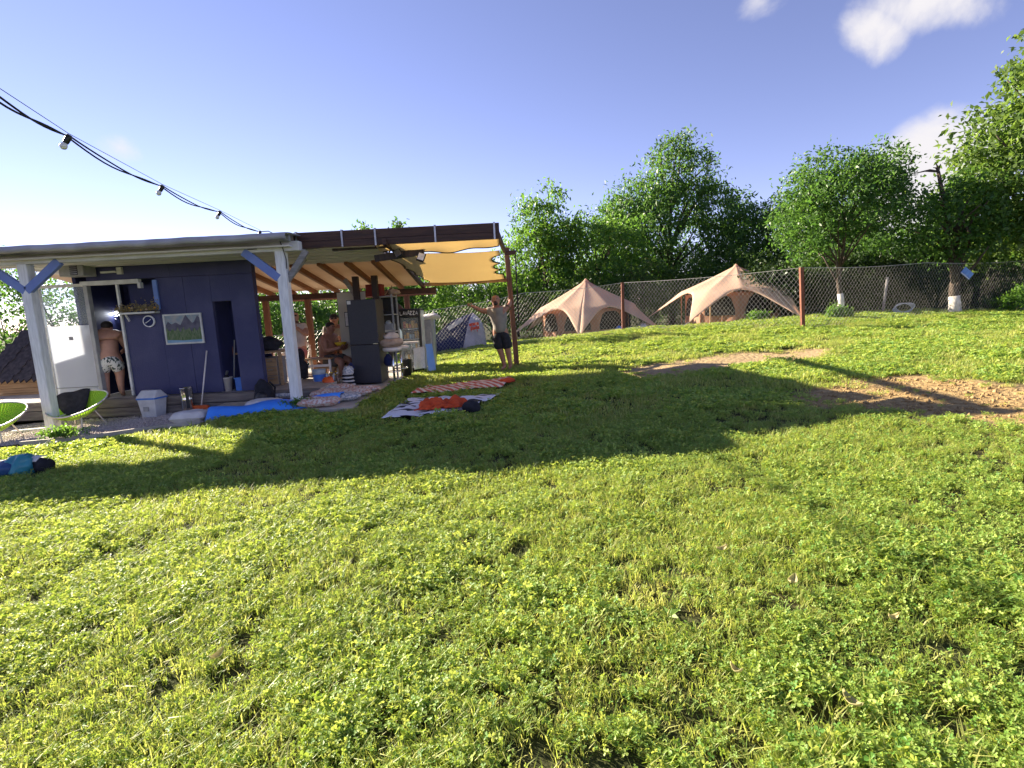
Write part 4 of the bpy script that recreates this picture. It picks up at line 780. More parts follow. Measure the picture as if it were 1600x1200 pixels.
# bags on the grass at the left edge
def gb(px, py, Y): p = at(px, py, Y); return p.x, Y, gz(p.x, Y)
x, y, z = gb(35, 738, 5.75); o = lump((x, y, z + .10), (.15, .14, .13), 101, .35).build('teal_bag', 'teal_bag', smooth=True); tag(o, 'crumpled teal plastic bag on the grass at the left edge', 'bag')
x, y, z = gb(6, 738, 5.7); o = lump((x, y, z + .08), (.20, .15, .10), 104, .3).build('navy_bag', 'blue_bag', smooth=True); tag(o, 'dark blue bag left of the teal bag', 'bag')
x, y, z = gb(58, 730, 5.85); rr = root('rolled_mat', (x, y, z), 'black rolled mat with pale lining beside the teal bag', 'mat')
MB().tube([(x - .14, y + .05, z + .09), (x + .17, y - .06, z + .085)], .085, 14).build('mat_roll', 'black_cloth', rr, smooth=True); MB().grid(lambda u, v: (x - .12 + .2 * u, y + .07 - .16 * v, z + .175 + .02 * math.sin(3 * v) - .03 * v * v), 8, 6).build('lining_flap', 'pillow_white', rr, smooth=True, sol=.01)
x, y, z = gb(18, 706, 6.35); o = MB(TR(x, y, z + .02, .15)).box((0, 0, .03), (.7, .12, .04)).build('weathered_plank', 'grey_wood', bev=.005); tag(o, 'weathered grey plank lying at the path edge', 'plank')
x, y, z = gb(45, 662, 8.9); o = MB(TR(x, y, z, .3)).box((0, 0, .03), (.5, .1, .03)).build('pale_plank', 'pillow_white', bev=.004); tag(o, 'pale plank on the gravel between the lime chairs', 'plank')

# ---------------------------------------------------------------- festoon of bulbs
fs = root('festoon_lights', (-3.4, 5, 2.9), 'black festoon cable with clear bulbs running to the shelter corner', 'string lights')
K = [Vector((-1.9, -2.0, 3.02)), Vector((-2.45, .6, 2.98)), at(-230, 5, 2.45)]
K = [Vector((-2.3, -1.5, 3.0)), at(-75, 95, 2.95), at(108, 213, 4.25), at(254, 291, 6.0), at(344, 331, 7.5), at(407, 362, 8.45)]
def sag(a, b, n, d, tw, ph_): return [a.lerp(b, i / n) + Vector((tw * math.cos(ph_ + i * 5.0 / n), 0, -d * 4 * (i / n) * (1 - i / n) + tw * math.sin(ph_ + i * 6.0 / n) * math.sin(math.pi * i / n))) for i in range(n + 1)]
for s_ in range(2):
    pts = []
    for a, b_ in zip(K[:-1], K[1:]): pts += sag(a, b_, 14, .045 + .018 * s_, .006 + .012 * s_, 3.1 * s_)
    MB().tube(pts, .0068, 6).build('cable', 'rope_black', fs, smooth=True)
MB().tube([k_ + Vector((.0, 0, .02)) for k_ in K], .0025, 4).build('support_wire', 'dark_wood', fs)
for k_ in K[1:]:
    d = Vector((-.035, -.02, -.07)).normalized(); a = k_ + Vector((0, 0, .0))
    sk_ = MB().tube([a + d * -.01, a + d * .01, a + d * .055, a + d * .06], [.018, .022, .020, .017], 10).build('socket', 'black_plastic', fs, smooth=True)
    MB().tube([a + d * .058, a + d * .066, a + d * .078, a + d * .092, a + d * .104, a + d * .112], [.013, .019, .0245, .0255, .019, .006], 12).build('bulb', 'bulb', sk_, smooth=True)
MB().tube([K[-1], K[-1] + Vector((.1, .05, .01)), K[-1] + Vector((.2, .14, -.05)), (-3.5, 8.61, 2.62), (-3.46, 8.60, 2.45), (-3.47, 8.615, 2.3)], .007, 6).build('cable_tail', 'rope_black', fs, smooth=True)
jb = root('junction_box', (-3.45, 8.6, 2.72), 'small grey junction box at the joint of white and brown roof', 'box'); MB().box((-3.44, 8.585, 2.76), (.16, .07, .09)).build('box_body', 'frame_grey', jb, bev=.008); MB().box((-3.98, 8.612, 2.645), (.15, .015, .05)).build('vent_plate', 'black_plastic', jb)

# ---------------------------------------------------------------- towels on the grass
def wavemat(name, c1, c2, ang, scale, rough=.95, noise_black=False):
    m = bpy.data.materials.new(name); m.use_nodes = True; t = m.node_tree; b = t.nodes['Principled BSDF']; b.inputs['Roughness'].default_value = rough
    co = N(t, 'ShaderNodeTexCoord'); mp = N(t, 'ShaderNodeMapping'); t.links.new(co.outputs['Object'], mp.inputs[0]); mp.inputs['Rotation'].default_value = (0, 0, -ang)
    if noise_black:
        w = N(t, 'ShaderNodeTexNoise'); w.inputs['Scale'].default_value = scale; w.inputs['Detail'].default_value = 1; mp.inputs['Scale'].default_value = (1, 2.4, 1)
    else: w = N(t, 'ShaderNodeTexWave', wave_profile='SIN'); w.inputs['Scale'].default_value = scale; w.inputs['Distortion'].default_value = .3
    t.links.new(mp.outputs[0], w.inputs['Vector']); r = N(t, 'ShaderNodeMapRange'); r.inputs[1].default_value, r.inputs[2].default_value = (.56, .58) if noise_black else (.42, .58); t.links.new(w.outputs['Fac'], r.inputs[0])
    mx = N(t, 'ShaderNodeMix', data_type='RGBA'); mx.inputs[6].default_value = (*c1, 1); mx.inputs[7].default_value = (*c2, 1); t.links.new(r.outputs[0], mx.inputs[0]); t.links.new(mx.outputs[2], b.inputs['Base Color'])
    n2 = N(t, 'ShaderNodeTexNoise'); n2.inputs['Scale'].default_value = 120; bp = N(t, 'ShaderNodeBump'); bp.inputs['Strength'].default_value = .3; bp.inputs['Distance'].default_value = .01; t.links.new(co.outputs['Object'], n2.inputs['Vector']); t.links.new(n2.outputs[0], bp.inputs['Height']); t.links.new(bp.outputs[0], b.inputs['Normal'])
    MATS[name] = m; return m
def towel(name, A, B, C_, D, m_, label, amp, seed, lift=.055):
    A, B, C_, D = [Vector(q) for q in (A, B, C_, D)]
    def f(u, v):
        p = A.lerp(B, u).lerp(D.lerp(C_, u), v); n1 = mnoise.noise(Vector((p.x * 2.6 + seed, p.y * 2.6, 0))); n2 = mnoise.noise(Vector((p.x * 7 + seed, p.y * 5, 3)))
        e = 1 + .25 * (abs(2 * u - 1) > .9) ; x, y = p.x + .05 * n1, p.y + .06 * n2
        return (x, y, gz(x, y) + lift + amp * (n1 * .9 + .6 * n2) * e + .02)
    return tag(MB().grid(f, 60, 36).build(name, m_, smooth=True, sol=.008), label, 'towel')
wavemat('striped_towel', (.60, .13, .075), (.74, .62, .50), math.atan2(1.0, 1.95), 2.3)
wavemat('bw_towel', (.72, .71, .74), (.03, .03, .035), .3, 3.4, noise_black=True)
def gxy(px, py, z=.05):
    d = ray(px, py); t_ = (z - CAM_H) / d.z; q = CAM + d * t_; return (q.x, q.y)
tq1 = [gxy(640, 622), gxy(788, 607), gxy(800, 594), gxy(668, 606)]
towel('striped_towel', *tq1, 'striped_towel', 'red and white striped towel spread on the grass', .028, 2)
tp = gxy(793, 602); o = lump((tp[0], tp[1], gz(*tp) + .08), (.15, .12, .045), 111, .5).build('orange_scarf', 'orange_cloth', smooth=True); tag(o, 'bright orange cloth at the far end of the striped towel', 'cloth')
tq2 = [gxy(598, 657), gxy(724, 650), gxy(784, 620), gxy(641, 628)]
towel('patterned_towel', *tq2, 'bw_towel', 'white towel with black pattern spread on the grass', .035, 8)
def crumple(name, px, py, rx, ry, h, m_, label, seed, cat, lift=.10):
    c = gxy(px, py, .12); zc_ = gz(*c) + lift
    def f(u, v):
        a = 2 * u - 1; b_ = 2 * v - 1; e = 1 - max(abs(a), abs(b_)) ** 4; n_ = mnoise.noise(Vector((a * 2.2 + seed, b_ * 2.2, 0))); n2_ = mnoise.noise(Vector((a * 5 + seed, b_ * 5, 2)))
        return (c[0] + a * rx * (1 + .35 * n_) , c[1] + b_ * ry * (1 + .4 * n2_) + .25 * a * ry, zc_ + h * e * (.55 + .8 * n_ + .5 * n2_))
    return tag(MB().grid(f, 40, 30).build(name, m_, smooth=True, sol=.01), label, cat)
crumple('orange_shirt', 690, 637, .33, .22, .12, 'orange_cloth', 'crumpled orange shirt lying on the patterned towel', 4, 'shirt')
c = gxy(737, 641, .1); o = lump((c[0], c[1], gz(*c) + .11), (.13, .12, .10), 121, .12).build('baseball_cap', 'black_cloth', smooth=True); tag(o, 'black cap on the near edge of the patterned towel', 'cap')

# ---------------------------------------------------------------- people
def skin_obj(name, J, E, roots, m_, parent, T, sub=2):
    me = bpy.data.meshes.new(name); names = list(J); idx = {n_: i for i, n_ in enumerate(names)}; o0 = ORI[parent.name]
    me.from_pydata([tuple((T @ Vector(J[n_][:3])) - o0) for n_ in names], [(idx[a], idx[b_]) for a, b_ in E], [])
    o = bpy.data.objects.new(name, me); COL.objects.link(o); o.parent = parent; ORI[o.name] = o0
    md = o.modifiers.new('skin', 'SKIN'); md.use_smooth_shade = True
    if not me.skin_vertices: me.skin_vertices.new()
    for i, n_ in enumerate(names):
        sv = me.skin_vertices[0].data[i]; r_ = J[n_][3]; sv.radius = (r_ * 1.2, (J[n_][4] if len(J[n_]) > 4 else r_) * 1.2); sv.use_root = n_ in roots
    s_ = o.modifiers.new('sub', 'SUBSURF'); s_.levels = s_.render_levels = sub; me.materials.append(MATS[m_]); return o
def base_joints():
    J = {'pelvis': (0, 0, .95, .145, .115), 'waist': (0, 0, 1.08, .135, .105), 'chest': (0, 0, 1.27, .16, .115), 'uchest': (0, 0, 1.41, .14, .10), 'neck': (0, -.005, 1.50, .058), 'jaw': (0, -.025, 1.575, .068), 'face': (0, -.02, 1.645, .082, .09), 'crown': (0, -.005, 1.715, .078), 'top': (0, .0, 1.75, .045)}
    for s_, n_ in ((-1, 'r'), (1, 'l')):
        J.update({n_ + 'sh': (s_ * .17, 0, 1.40, .072), n_ + 'el': (s_ * .24, .02, 1.12, .047), n_ + 'wr': (s_ * .27, -.06, .88, .033), n_ + 'ha': (s_ * .275, -.08, .80, .036, .022), n_ + 'hip': (s_ * .09, 0, .88, .105), n_ + 'kn': (s_ * .10, -.01, .49, .064), n_ + 'ca': (s_ * .10, .02, .36, .060), n_ + 'an': (s_ * .10, .025, .09, .038), n_ + 'fo': (s_ * .105, -.07, .035, .038, .03), n_ + 'to': (s_ * .115, -.15, .026, .032, .02)})
    return J
def base_edges():
    E = [('pelvis', 'waist'), ('waist', 'chest'), ('chest', 'uchest'), ('uchest', 'neck'), ('neck', 'jaw'), ('jaw', 'face'), ('face', 'crown'), ('crown', 'top')]
    for n_ in 'rl': E += [('uchest', n_ + 'sh'), (n_ + 'sh', n_ + 'el'), (n_ + 'el', n_ + 'wr'), (n_ + 'wr', n_ + 'ha'), ('pelvis', n_ + 'hip'), (n_ + 'hip', n_ + 'kn'), (n_ + 'kn', n_ + 'ca'), (n_ + 'ca', n_ + 'an'), (n_ + 'an', n_ + 'fo'), (n_ + 'fo', n_ + 'to')]
    return E
def fingers(J, E, roots):
    for n_ in 'rl':
        h = Vector(J[n_ + 'ha'][:3]); d = (h - Vector(J[n_ + 'wr'][:3])).normalized(); side = d.cross(Vector((0, 1, .3))).normalized(); nn = side.cross(d)
        for k in range(5):
            off = (k - 1.5) * .019 if k < 4 else (-.034 if n_ == 'r' else .034) ; L = (.062, .072, .068, .055, .05)[k]; dd = (d + nn * .25 + side * (k - 1.5) * .06).normalized() if k < 4 else (d * .55 + side * math.copysign(.9, off)).normalized()
            a = h + side * off * .9 + (d * .01 if k < 4 else d * -.02); b_ = a + dd * L * .55; c = b_ + (dd * .9 + nn * .45).normalized() * L * .5
            for q, (pt_, r_) in enumerate(((a, .0095), (b_, .009), (c, .0075))): J['%sf%d%d' % (n_, k, q)] = (*pt_, r_)
            E += [('%sf%d0' % (n_, k), '%sf%d1' % (n_, k)), ('%sf%d1' % (n_, k), '%sf%d2' % (n_, k))]; roots.add('%sf%d0' % (n_, k))
def sub_J(J, names, grow, extra=None):
    D = {n_: (*J[n_][:3], J[n_][3] + grow, (J[n_][4] if len(J[n_]) > 4 else J[n_][3]) + grow) for n_ in names}
    if extra: D.update(extra)
    return D
def mid(a, b_, f): return tuple(a[i] * (1 - f) + b_[i] * f for i in range(3))
def person(label, x, y, z, rz, mod, skin, hair=None, shorts=None, shirt=None, grp=None, scale=1, short_f=.85, beard=False, glasses=False, face=True, shirt_arm=.55):
    r = root('person', (x, y, z), label, 'person', grp); T = TR(x, y, z, rz) @ Matrix.Scale(scale, 4)
    J = base_joints(); J.update(mod); E = base_edges(); roots = {'pelvis'}; fingers(J, E, roots)
    skin_obj('body', J, E, roots, skin, r, T)
    if shorts:
        ex = {}; Es = [('waist0', 'pelvis'), ('pelvis', 'rhip'), ('pelvis', 'lhip')]; D = sub_J(J, ['pelvis', 'rhip', 'lhip'], .024)
        D['waist0'] = (*mid(J['pelvis'], J['waist'], .45), .158, .128)
        for n_ in 'rl': D[n_ + 'e'] = (*mid(J[n_ + 'hip'], J[n_ + 'kn'], short_f), .112); Es.append((n_ + 'hip', n_ + 'e'))
        skin_obj('shorts', D, Es, {'pelvis'}, shorts, r, T)
    if shirt:
        D = sub_J(J, ['waist', 'chest', 'uchest', 'rsh', 'lsh'], .022); D['waist'] = (*J['waist'][:3], .170, .14); D['hem'] = (*mid(J['pelvis'], J['waist'], -.85), .175, .15); D.pop('waist'); Es = [('hem', 'chest'), ('chest', 'uchest'), ('uchest', 'rsh'), ('uchest', 'lsh')]
        for n_ in 'rl':
            if shirt_arm: D[n_ + 'e'] = (*mid(J[n_ + 'sh'], J[n_ + 'el'], shirt_arm), .072); Es.append((n_ + 'sh', n_ + 'e'))
        skin_obj('shirt', D, Es, {'chest'}, shirt, r, T)
    fc = Vector(J['face'][:3]); up_ = (Vector(J['crown'][:3]) - Vector(J['jaw'][:3])).normalized(); fw = mod.get('_fw', Vector((0, -1, 0))); fw = (fw - up_ * fw.dot(up_)).normalized(); rt_ = fw.cross(up_)
    if face:
        def fp(a, b_, c): return fc + rt_ * a + up_ * b_ + fw * c
        MB(T).add([fp(-.014, -.02, .085), fp(.014, -.02, .085), fp(0, -.026, .112), fp(0, .025, .09)], [(0, 1, 2), (0, 2, 3), (1, 3, 2), (0, 3, 1)]).build('nose', skin, r)
        for s_ in (-1, 1):
            MB(T).ell(fp(s_ * .033, .022, .083), (.013, .008, .008), 8, 6).build('eye', 'hair_dark', r, smooth=True); MB(T).ell(fp(s_ * .088, .0, -.005), (.012, .022, .032), 8, 6).build('ear', skin, r, smooth=True)
        MB(T).ell(fp(0, -.055, .078), (.025, .01, .007), 8, 6).build('mouth', 'red_cloth', r)
        if beard: MB(T).ell(fp(0, -.082, .052), (.052, .042, .045), 12, 8).build('beard', 'hair_dark', r, smooth=True); MB(T).ell(fp(0, -.037, .083), (.034, .012, .009), 8, 6).build('moustache', 'hair_dark', r, smooth=True)
        if glasses:
            for s_ in (-1, 1): MB(T).ell(fp(s_ * .036, .022, .094), (.03, .008, .02), 10, 6).build('sunglass_lens', 'cooler_black', r, smooth=True)
    if hair: MB(T).ell(fc + up_ * .045 - fw * .018, (.097, .102, .085), 14, 10).build('hair', hair, r, smooth=True)
    return r
V3 = Vector
# bald man with spread arms by the end post
zf = gz(-.2, 12.45)
person('bald bearded person in grey shirt and black shorts with arms spread wide', -.14, 12.45, zf - .01, 0, {
    'pelvis': (-.07, 0, .95, .145, .115), 'waist': (-.085, 0, 1.08, .140, .11), 'chest': (-.10, 0, 1.27, .165, .12), 'uchest': (-.115, 0, 1.41, .145, .10), 'neck': (-.13, -.02, 1.50, .06), 'jaw': (-.14, -.05, 1.575, .07), 'face': (-.14, -.05, 1.645, .082, .09), 'crown': (-.14, -.04, 1.715, .080), 'top': (-.14, -.035, 1.75, .048),
    'rsh': (-.29, 0, 1.40, .07), 'rel': (-.47, -.02, 1.41, .046), 'rwr': (-.66, -.05, 1.52, .034), 'rha': (-.73, -.06, 1.55, .036, .022), 'lsh': (.06, .02, 1.41, .07), 'lel': (.17, .14, 1.52, .046), 'lwr': (.20, .36, 1.60, .034), 'lha': (.185, .40, 1.66, .036, .022),
    'rhip': (-.155, 0, .88, .105), 'lhip': (.02, 0, .88, .105), 'rkn': (-.10, 0, .49, .066), 'rca': (-.06, .02, .36, .060), 'ran': (-.01, .03, .09, .038), 'rfo': (-.05, -.06, .035, .04, .03), 'rto': (-.09, -.13, .026, .032, .02),
    'lkn': (.08, -.02, .49, .066), 'lca': (.10, .01, .36, .060), 'lan': (.13, .02, .09, .038), 'lfo': (.10, -.09, .035, .04, .03), 'lto': (.08, -.17, .026, .032, .02)}, 'skin_tan', None, 'black_cloth', 'shirt_grey', beard=True, short_f=1.03)
# person in the doorway, back turned, leaning forward
wavemat('print_shorts', (.66, .64, .58), (.06, .08, .07), .5, 16, noise_black=True)
pd_ = at(179, 616, 9.86)
person('shirtless person in patterned shorts seen from behind in the doorway', pd_.x, 9.88, .237, math.pi + .5, {
    'pelvis': (0, .03, .76, .13, .11), 'waist': (0, .01, .88, .125, .105), 'chest': (0, -.05, 1.04, .155, .115), 'uchest': (0, -.11, 1.15, .14, .10), 'neck': (0, -.17, 1.21, .06), 'jaw': (0, -.22, 1.23, .07), 'face': (0, -.24, 1.28, .085, .09), 'crown': (0, -.25, 1.34, .08), 'top': (0, -.24, 1.38, .045),
    'rsh': (-.19, -.1, 1.13, .08), 'rel': (-.26, -.16, .90, .05), 'rwr': (-.2, -.36, .82, .035), 'rha': (-.17, -.43, .82, .036, .022), 'lsh': (.19, -.1, 1.13, .08), 'lel': (.26, -.16, .90, .05), 'lwr': (.2, -.36, .82, .035), 'lha': (.17, -.43, .82, .036, .022),
    'rhip': (-.10, .02, .71, .115), 'lhip': (.10, .02, .71, .115), 'rkn': (-.12, .0, .40, .068), 'lkn': (.12, .0, .40, .068), 'rca': (-.11, .03, .32, .06), 'lca': (.11, .03, .32, .06), 'ran': (-.11, .03, .08, .038), 'lan': (.11, .03, .08, .038), 'rfo': (-.115, -.06, .033, .038, .03), 'lfo': (.115, -.06, .033, .038, .03), 'rto': (-.12, -.13, .026, .03, .02), 'lto': (.12, -.13, .026, .03, .02)}, 'skin_pale', 'hair_dark', 'print_shorts', face=False, short_f=.95)
# person standing beside the post with hands raised to the face
ps = at(472, 590, 11.85)
person('person in pale shirt and pink shorts with hands at the chin', ps.x - .02, 11.85, .07, .25, {
    'rel': (-.27, -.16, 1.20, .046), 'rwr': (-.12, -.24, 1.36, .033), 'rha': (-.06, -.22, 1.42, .036, .022), 'lel': (.27, -.16, 1.20, .046), 'lwr': (.10, -.24, 1.34, .033), 'lha': (.04, -.22, 1.40, .036, .022)}, 'skin_pale', 'hair_dark', 'shorts_pink', 'shirt_pale', glasses=True, scale=.90, short_f=.7)
# seated shirtless person holding a yellow bowl, turned to the right
sit = {'pelvis': (0, .05, .50, .165, .13), 'waist': (0, .05, .63, .175, .15), 'chest': (0, .0, .83, .18, .135), 'uchest': (0, -.04, .97, .155, .11), 'neck': (0, -.06, 1.06, .065), 'jaw': (0, -.10, 1.12, .07), 'face': (0, -.11, 1.19, .083, .09), 'crown': (0, -.10, 1.26, .08), 'top': (0, -.09, 1.295, .045),
       'rsh': (-.19, -.03, .96, .08), 'rel': (-.26, -.13, .70, .055), 'rwr': (-.14, -.33, .74, .038), 'rha': (-.10, -.40, .77, .038, .024), 'lsh': (.19, -.03, .96, .08), 'lel': (.26, -.13, .70, .055), 'lwr': (.14, -.33, .74, .038), 'lha': (.10, -.40, .77, .038, .024),
       'rhip': (-.1, .02, .47, .12), 'lhip': (.1, .02, .47, .12), 'rkn': (-.15, -.42, .48, .075), 'lkn': (.15, -.42, .48, .075), 'rca': (-.15, -.41, .34, .065), 'lca': (.15, -.41, .34, .065), 'ran': (-.15, -.40, .09, .04), 'lan': (.15, -.40, .09, .04), 'rfo': (-.155, -.48, .035, .04, .03), 'lfo': (.155, -.48, .035, .04, .03), 'rto': (-.16, -.56, .026, .032, .02), 'lto': (.16, -.56, .026, .032, .02)}
px_ = at(516, 580, 11.7)
person('heavy shirtless person seated and turned right holding a yellow bowl', px_.x, 11.75, .09, R(70), dict(sit), 'skin_tan', 'hair_dark', 'shorts_grey', scale=1.0, short_f=.85)
bch = root('seat_bench', (px_.x - .1, 11.75, .07), 'low wooden bench under the seated shirtless person', 'bench'); MB().box((px_.x - .04, 11.78, .42), (.42, .5, .05)).build('seat', 'wood_light', bch)
for sx in (-.16, .16):
    for sy in (-.2, .2): MB().box((px_.x - .04 + sx, 11.78 + sy, .233), (.05, .05, .325)).build('leg', 'wood_light', bch)
bw = at(532, 537, 11.55); o = MB(TR(bw.x - .02, 11.62, bw.z - .07)).lathe([(.05, 0), (.10, .05), (.135, .10), (.125, .10), (.09, .055), (0, .02)], n=18).build('yellow_bowl', 'yellow', smooth=True); tag(o, 'bright yellow bowl held by the seated person', 'bowl')
pb2 = at(524, 545, 12.5)
person('person with sunglasses sitting behind the shirtless one', pb2.x + .03, 12.55, .22, R(15), dict(sit), 'skin_tan', 'hair_dark', 'shorts_grey', 'shirt_grey', glasses=True, scale=1.04)
bch = root('seat_bench', (pb2.x, 12.6, .07), 'low bench under the person with sunglasses at the back', 'bench'); MB().box((pb2.x + .03, 12.6, .58), (.42, .4, .05)).build('seat', 'wood_light', bch)
for sx in (-.16, .16):
    for sy in (-.16, .16): MB().box((pb2.x + .03 + sx, 12.6 + sy, .31), (.05, .05, .48)).build('leg', 'wood_light', bch)

# ---------------------------------------------------------------- chain link fence
fn = root('chain_link_fence', (3.85, 18, .5), 'chain link fence on rusty posts along the far lawn edge', 'fence')
FP = [((20.5, 18.4), .55, 1.62), ((16.4, 17.0), .54, 1.62), ((12.0, 15.45), .58, 1.60), ((7.68, 14.0), .545, 1.60), ((3.85, 18.0), .58, 1.56), ((.55, 17.6), .34, 1.62), ((-2.45, 17.6), .10, 1.46), ((-5.3, 17.3), -.2, 1.38), ((-8.3, 17.0), -.42, 1.40), ((-12.5, 17.0), -.45, 1.4)]
for i, ((x, y), z, h) in enumerate(FP):
    if i in (3, 4): MB().bar((x + .05 * (i == 3), y, z - .1), (x - .04 * (i == 3), y, z + h + .03), .09, .09).build('fence_post', 'fence_post', fn, bev=.006)
    elif i not in (2, 5): MB().tube([(x, y, z - .1), (x, y, z + h)], .025, 8).build('fence_post', 'frame_grey', fn, smooth=True)
PITCH_W = .12
for i in range(len(FP) - 1):
    (a, za, ha), (b_, zb_, hb) = FP[i], FP[i + 1]; a = Vector((*a, 0)); b_ = Vector((*b_, 0)); L = (b_ - a).length; n_ = int(L / PITCH_W); mb = MB()
    def P(s_, t_, wig=0): f = s_ / L; q = a.lerp(b_, f); z = (za + .02) * (1 - f) + (zb_ + .02) * f; h = ha * (1 - f) + hb * f; sagz = -.05 * math.sin(math.pi * f) * t_; return Vector((q.x, q.y, z + h * t_ + sagz))
    hh = (ha + hb) / 2; run = hh * .80
    for k in range(-int(run / PITCH_W) - 1, n_ + 1):
        for sgn in (1, -1):
            s0 = k * PITCH_W if sgn > 0 else k * PITCH_W + run; s1 = s0 + sgn * run; t0, t1 = 0., 1.
            lo_, hi_ = min(s0, s1), max(s0, s1)
            if hi_ <= 0 or lo_ >= L: continue
            def clipt(s_): return (s_ - s0) / (s1 - s0)
            for bound in (0, L):
                tt = clipt(bound)
                if 0 < tt < 1:
                    if (s1 > s0) == (bound == 0): t0 = max(t0, tt)
                    else: t1 = min(t1, tt)
            if t1 - t0 < .02: continue
            pts = [P(s0 + (s1 - s0) * (t0 + (t1 - t0) * j / 4), t0 + (t1 - t0) * j / 4) for j in range(5)]
            pts = [q + Vector((0, .006 * sgn, .012 * mnoise.noise(Vector((q.x * 1.3, q.z * 1.3, i))))) for q in pts]; mb.tube(pts, .0024, 3, cap=False)
    mb.tube([P(L * j / 12, 1.0) for j in range(13)], .007, 5); mb.tube([P(L * j / 12, .04) for j in range(13)], .004, 4)
    o = mb.build('wire_mesh', 'wire', fn, fix=False)

# ---------------------------------------------------------------- tents beyond the fence
def star_tent(cx, cy, z, H, a0, label):
    r = root('bell_tent', (cx, cy, z), label, 'tent', 'cream star shaped tents beyond the fence'); n_ = 6; Rm, Rr = 2.0, 3.4
    def prof(q): return H - (H - 1.36) * (q / 2.0) ** .90 if q < 2.0 else 1.36 - 1.05 * ((q - 2.0) / 1.4) ** .95
    def canopy(u, v):
        th = a0 + 2 * math.pi * u; t_ = abs(((u * n_) % 1) - .0); t_ = min(t_, 1 - t_) * 2
        re = Rm + (Rr - Rm) * max(0, 1 - t_) ** 2.7
        q = re * v; zz = prof(q) - .05 * math.sin(math.pi * t_) * min(1, q / 1.2) - (.05 * t_ if v > .97 else 0); zz += .012 * mnoise.noise(Vector((3 * math.cos(th) * v, 3 * math.sin(th) * v, cx)))
        return (cx + q * math.cos(th), cy + q * math.sin(th), z + zz)
    MB().grid(canopy, 144, 26).build('canopy', 'tent_cream', r, smooth=True, sol=.006)
    mb = MB(); mb.lathe([(.29, H - .30), (.16, H - .12), (.03, H + .03), (0, H + .04)], (cx, cy, z + .005), n=24); mb.build('peak_cap', 'tent_cream', r, smooth=True)
    mb = MB(); mb.tube([(cx + .30 * math.cos(t_), cy + .30 * math.sin(t_), z + H - .305) for t_ in [2 * math.pi * i / 24 for i in range(25)]], .012, 5); mb.build('cap_seam', 'tent_wall', r)
    Rw = 1.80; hw = 1.24
    for k in range(8):
        t0, t1 = a0 + .26 + 2 * math.pi * k / 8, a0 + .26 + 2 * math.pi * (k + 1) / 8; A = V3((cx + Rw * math.cos(t0), cy + Rw * math.sin(t0), z)); B = V3((cx + Rw * math.cos(t1), cy + Rw * math.sin(t1), z))
        h_ = V3((0, 0, hw)); nrm = V3((math.cos((t0 + t1) / 2), math.sin((t0 + t1) / 2), 0))
        MB().grid(lambda u, v: A.lerp(B, u) * 1 + h_ * v + nrm * (.03 * math.sin(math.pi * u) * math.sin(9 * u) + .03 * mnoise.noise(V3((u * 3, v * 2, k)))), 12, 8).build('wall_panel', 'tent_wall', r, smooth=True, sol=.005)
        if k % 2 == (0 if a0 < -1.5 else 1) or True:
            w0, w1 = (.12, .88); pts = []
            for j in range(9): f = j / 8; pts.append((w0 + (w1 - w0) * f, .36 + .56 * (1 - (2 * f - 1) ** 4) ** .5 if 0 < f < 1 else .36 + .16))
            poly = [A.lerp(B, w0) + h_ * .36, A.lerp(B, w1) + h_ * .36] + [A.lerp(B, q[0]) + h_ * q[1] for q in pts[::-1]]
            mb = MB(); m_ = len(poly); mb.add([q + nrm * .045 for q in poly] + [q + nrm * .055 for q in poly], [tuple(range(m_)), tuple(range(2 * m_ - 1, m_ - 1, -1))] + [(i, i + m_, (i + 1) % m_ + m_, (i + 1) % m_) for i in range(m_)]); mb.build('mesh_window', 'tent_mesh', r)
    for k in range(n_):
        th = a0 + 2 * math.pi * k / n_; e = V3((cx + Rr * math.cos(th), cy + Rr * math.sin(th), z + prof(Rr))); g_ = V3((cx + (Rr + .55) * math.cos(th), cy + (Rr + .55) * math.sin(th), 0)); g_.z = gz(g_.x, g_.y)
        MB().tube([e, g_], .008, 5).build('guy_rope', 'rope_black' if 0 else 'pillow_white', r); MB().tube([g_ + V3((0, 0, -.1)), g_ + V3((.03, 0, .1))], .012, 5).build('peg', 'metal', r)
        q = V3((cx + 1.95 * math.cos(th), cy + 1.95 * math.sin(th), z)); MB().tube([q, q + V3((0, 0, 1.25))], .02, 6).build('pole', 'wood_light', r)
a1_ = at(915, 435, 22.3); star_tent(a1_.x, 22.3, gz(a1_.x, 22.3) - .02, a1_.z - gz(a1_.x, 22.3) - .03, R(-103), 'peaked cream tent beyond the fence, nearer the shelter')
a2_ = at(1150, 412, 20.2); star_tent(a2_.x, 20.2, gz(a2_.x, 20.2) - .02, a2_.z - gz(a2_.x, 20.2) - .03, R(-78), 'peaked cream tent beyond the fence, left of the whitewashed tree')
for k, (px, py, Y, rr_, m_) in enumerate(((968, 517, 20.3, .18, 'blue_plastic'), (985, 515, 20.3, .16, 'navy_cloth'), (1006, 513, 20.4, .2, 'pillow_white'))):
    p = at(px, py, Y); o = lump((p.x, Y, gz(p.x, Y) + rr_ * .7), (rr_, rr_, rr_), 130 + k, .4).build('camp_bag', m_, smooth=True); tag(o, ('bright blue bag beside the left tent behind the fence post', 'dark blue bag between the two tents', 'white plastic bag between the two tents')[k], 'bag', 'bags between the tents')
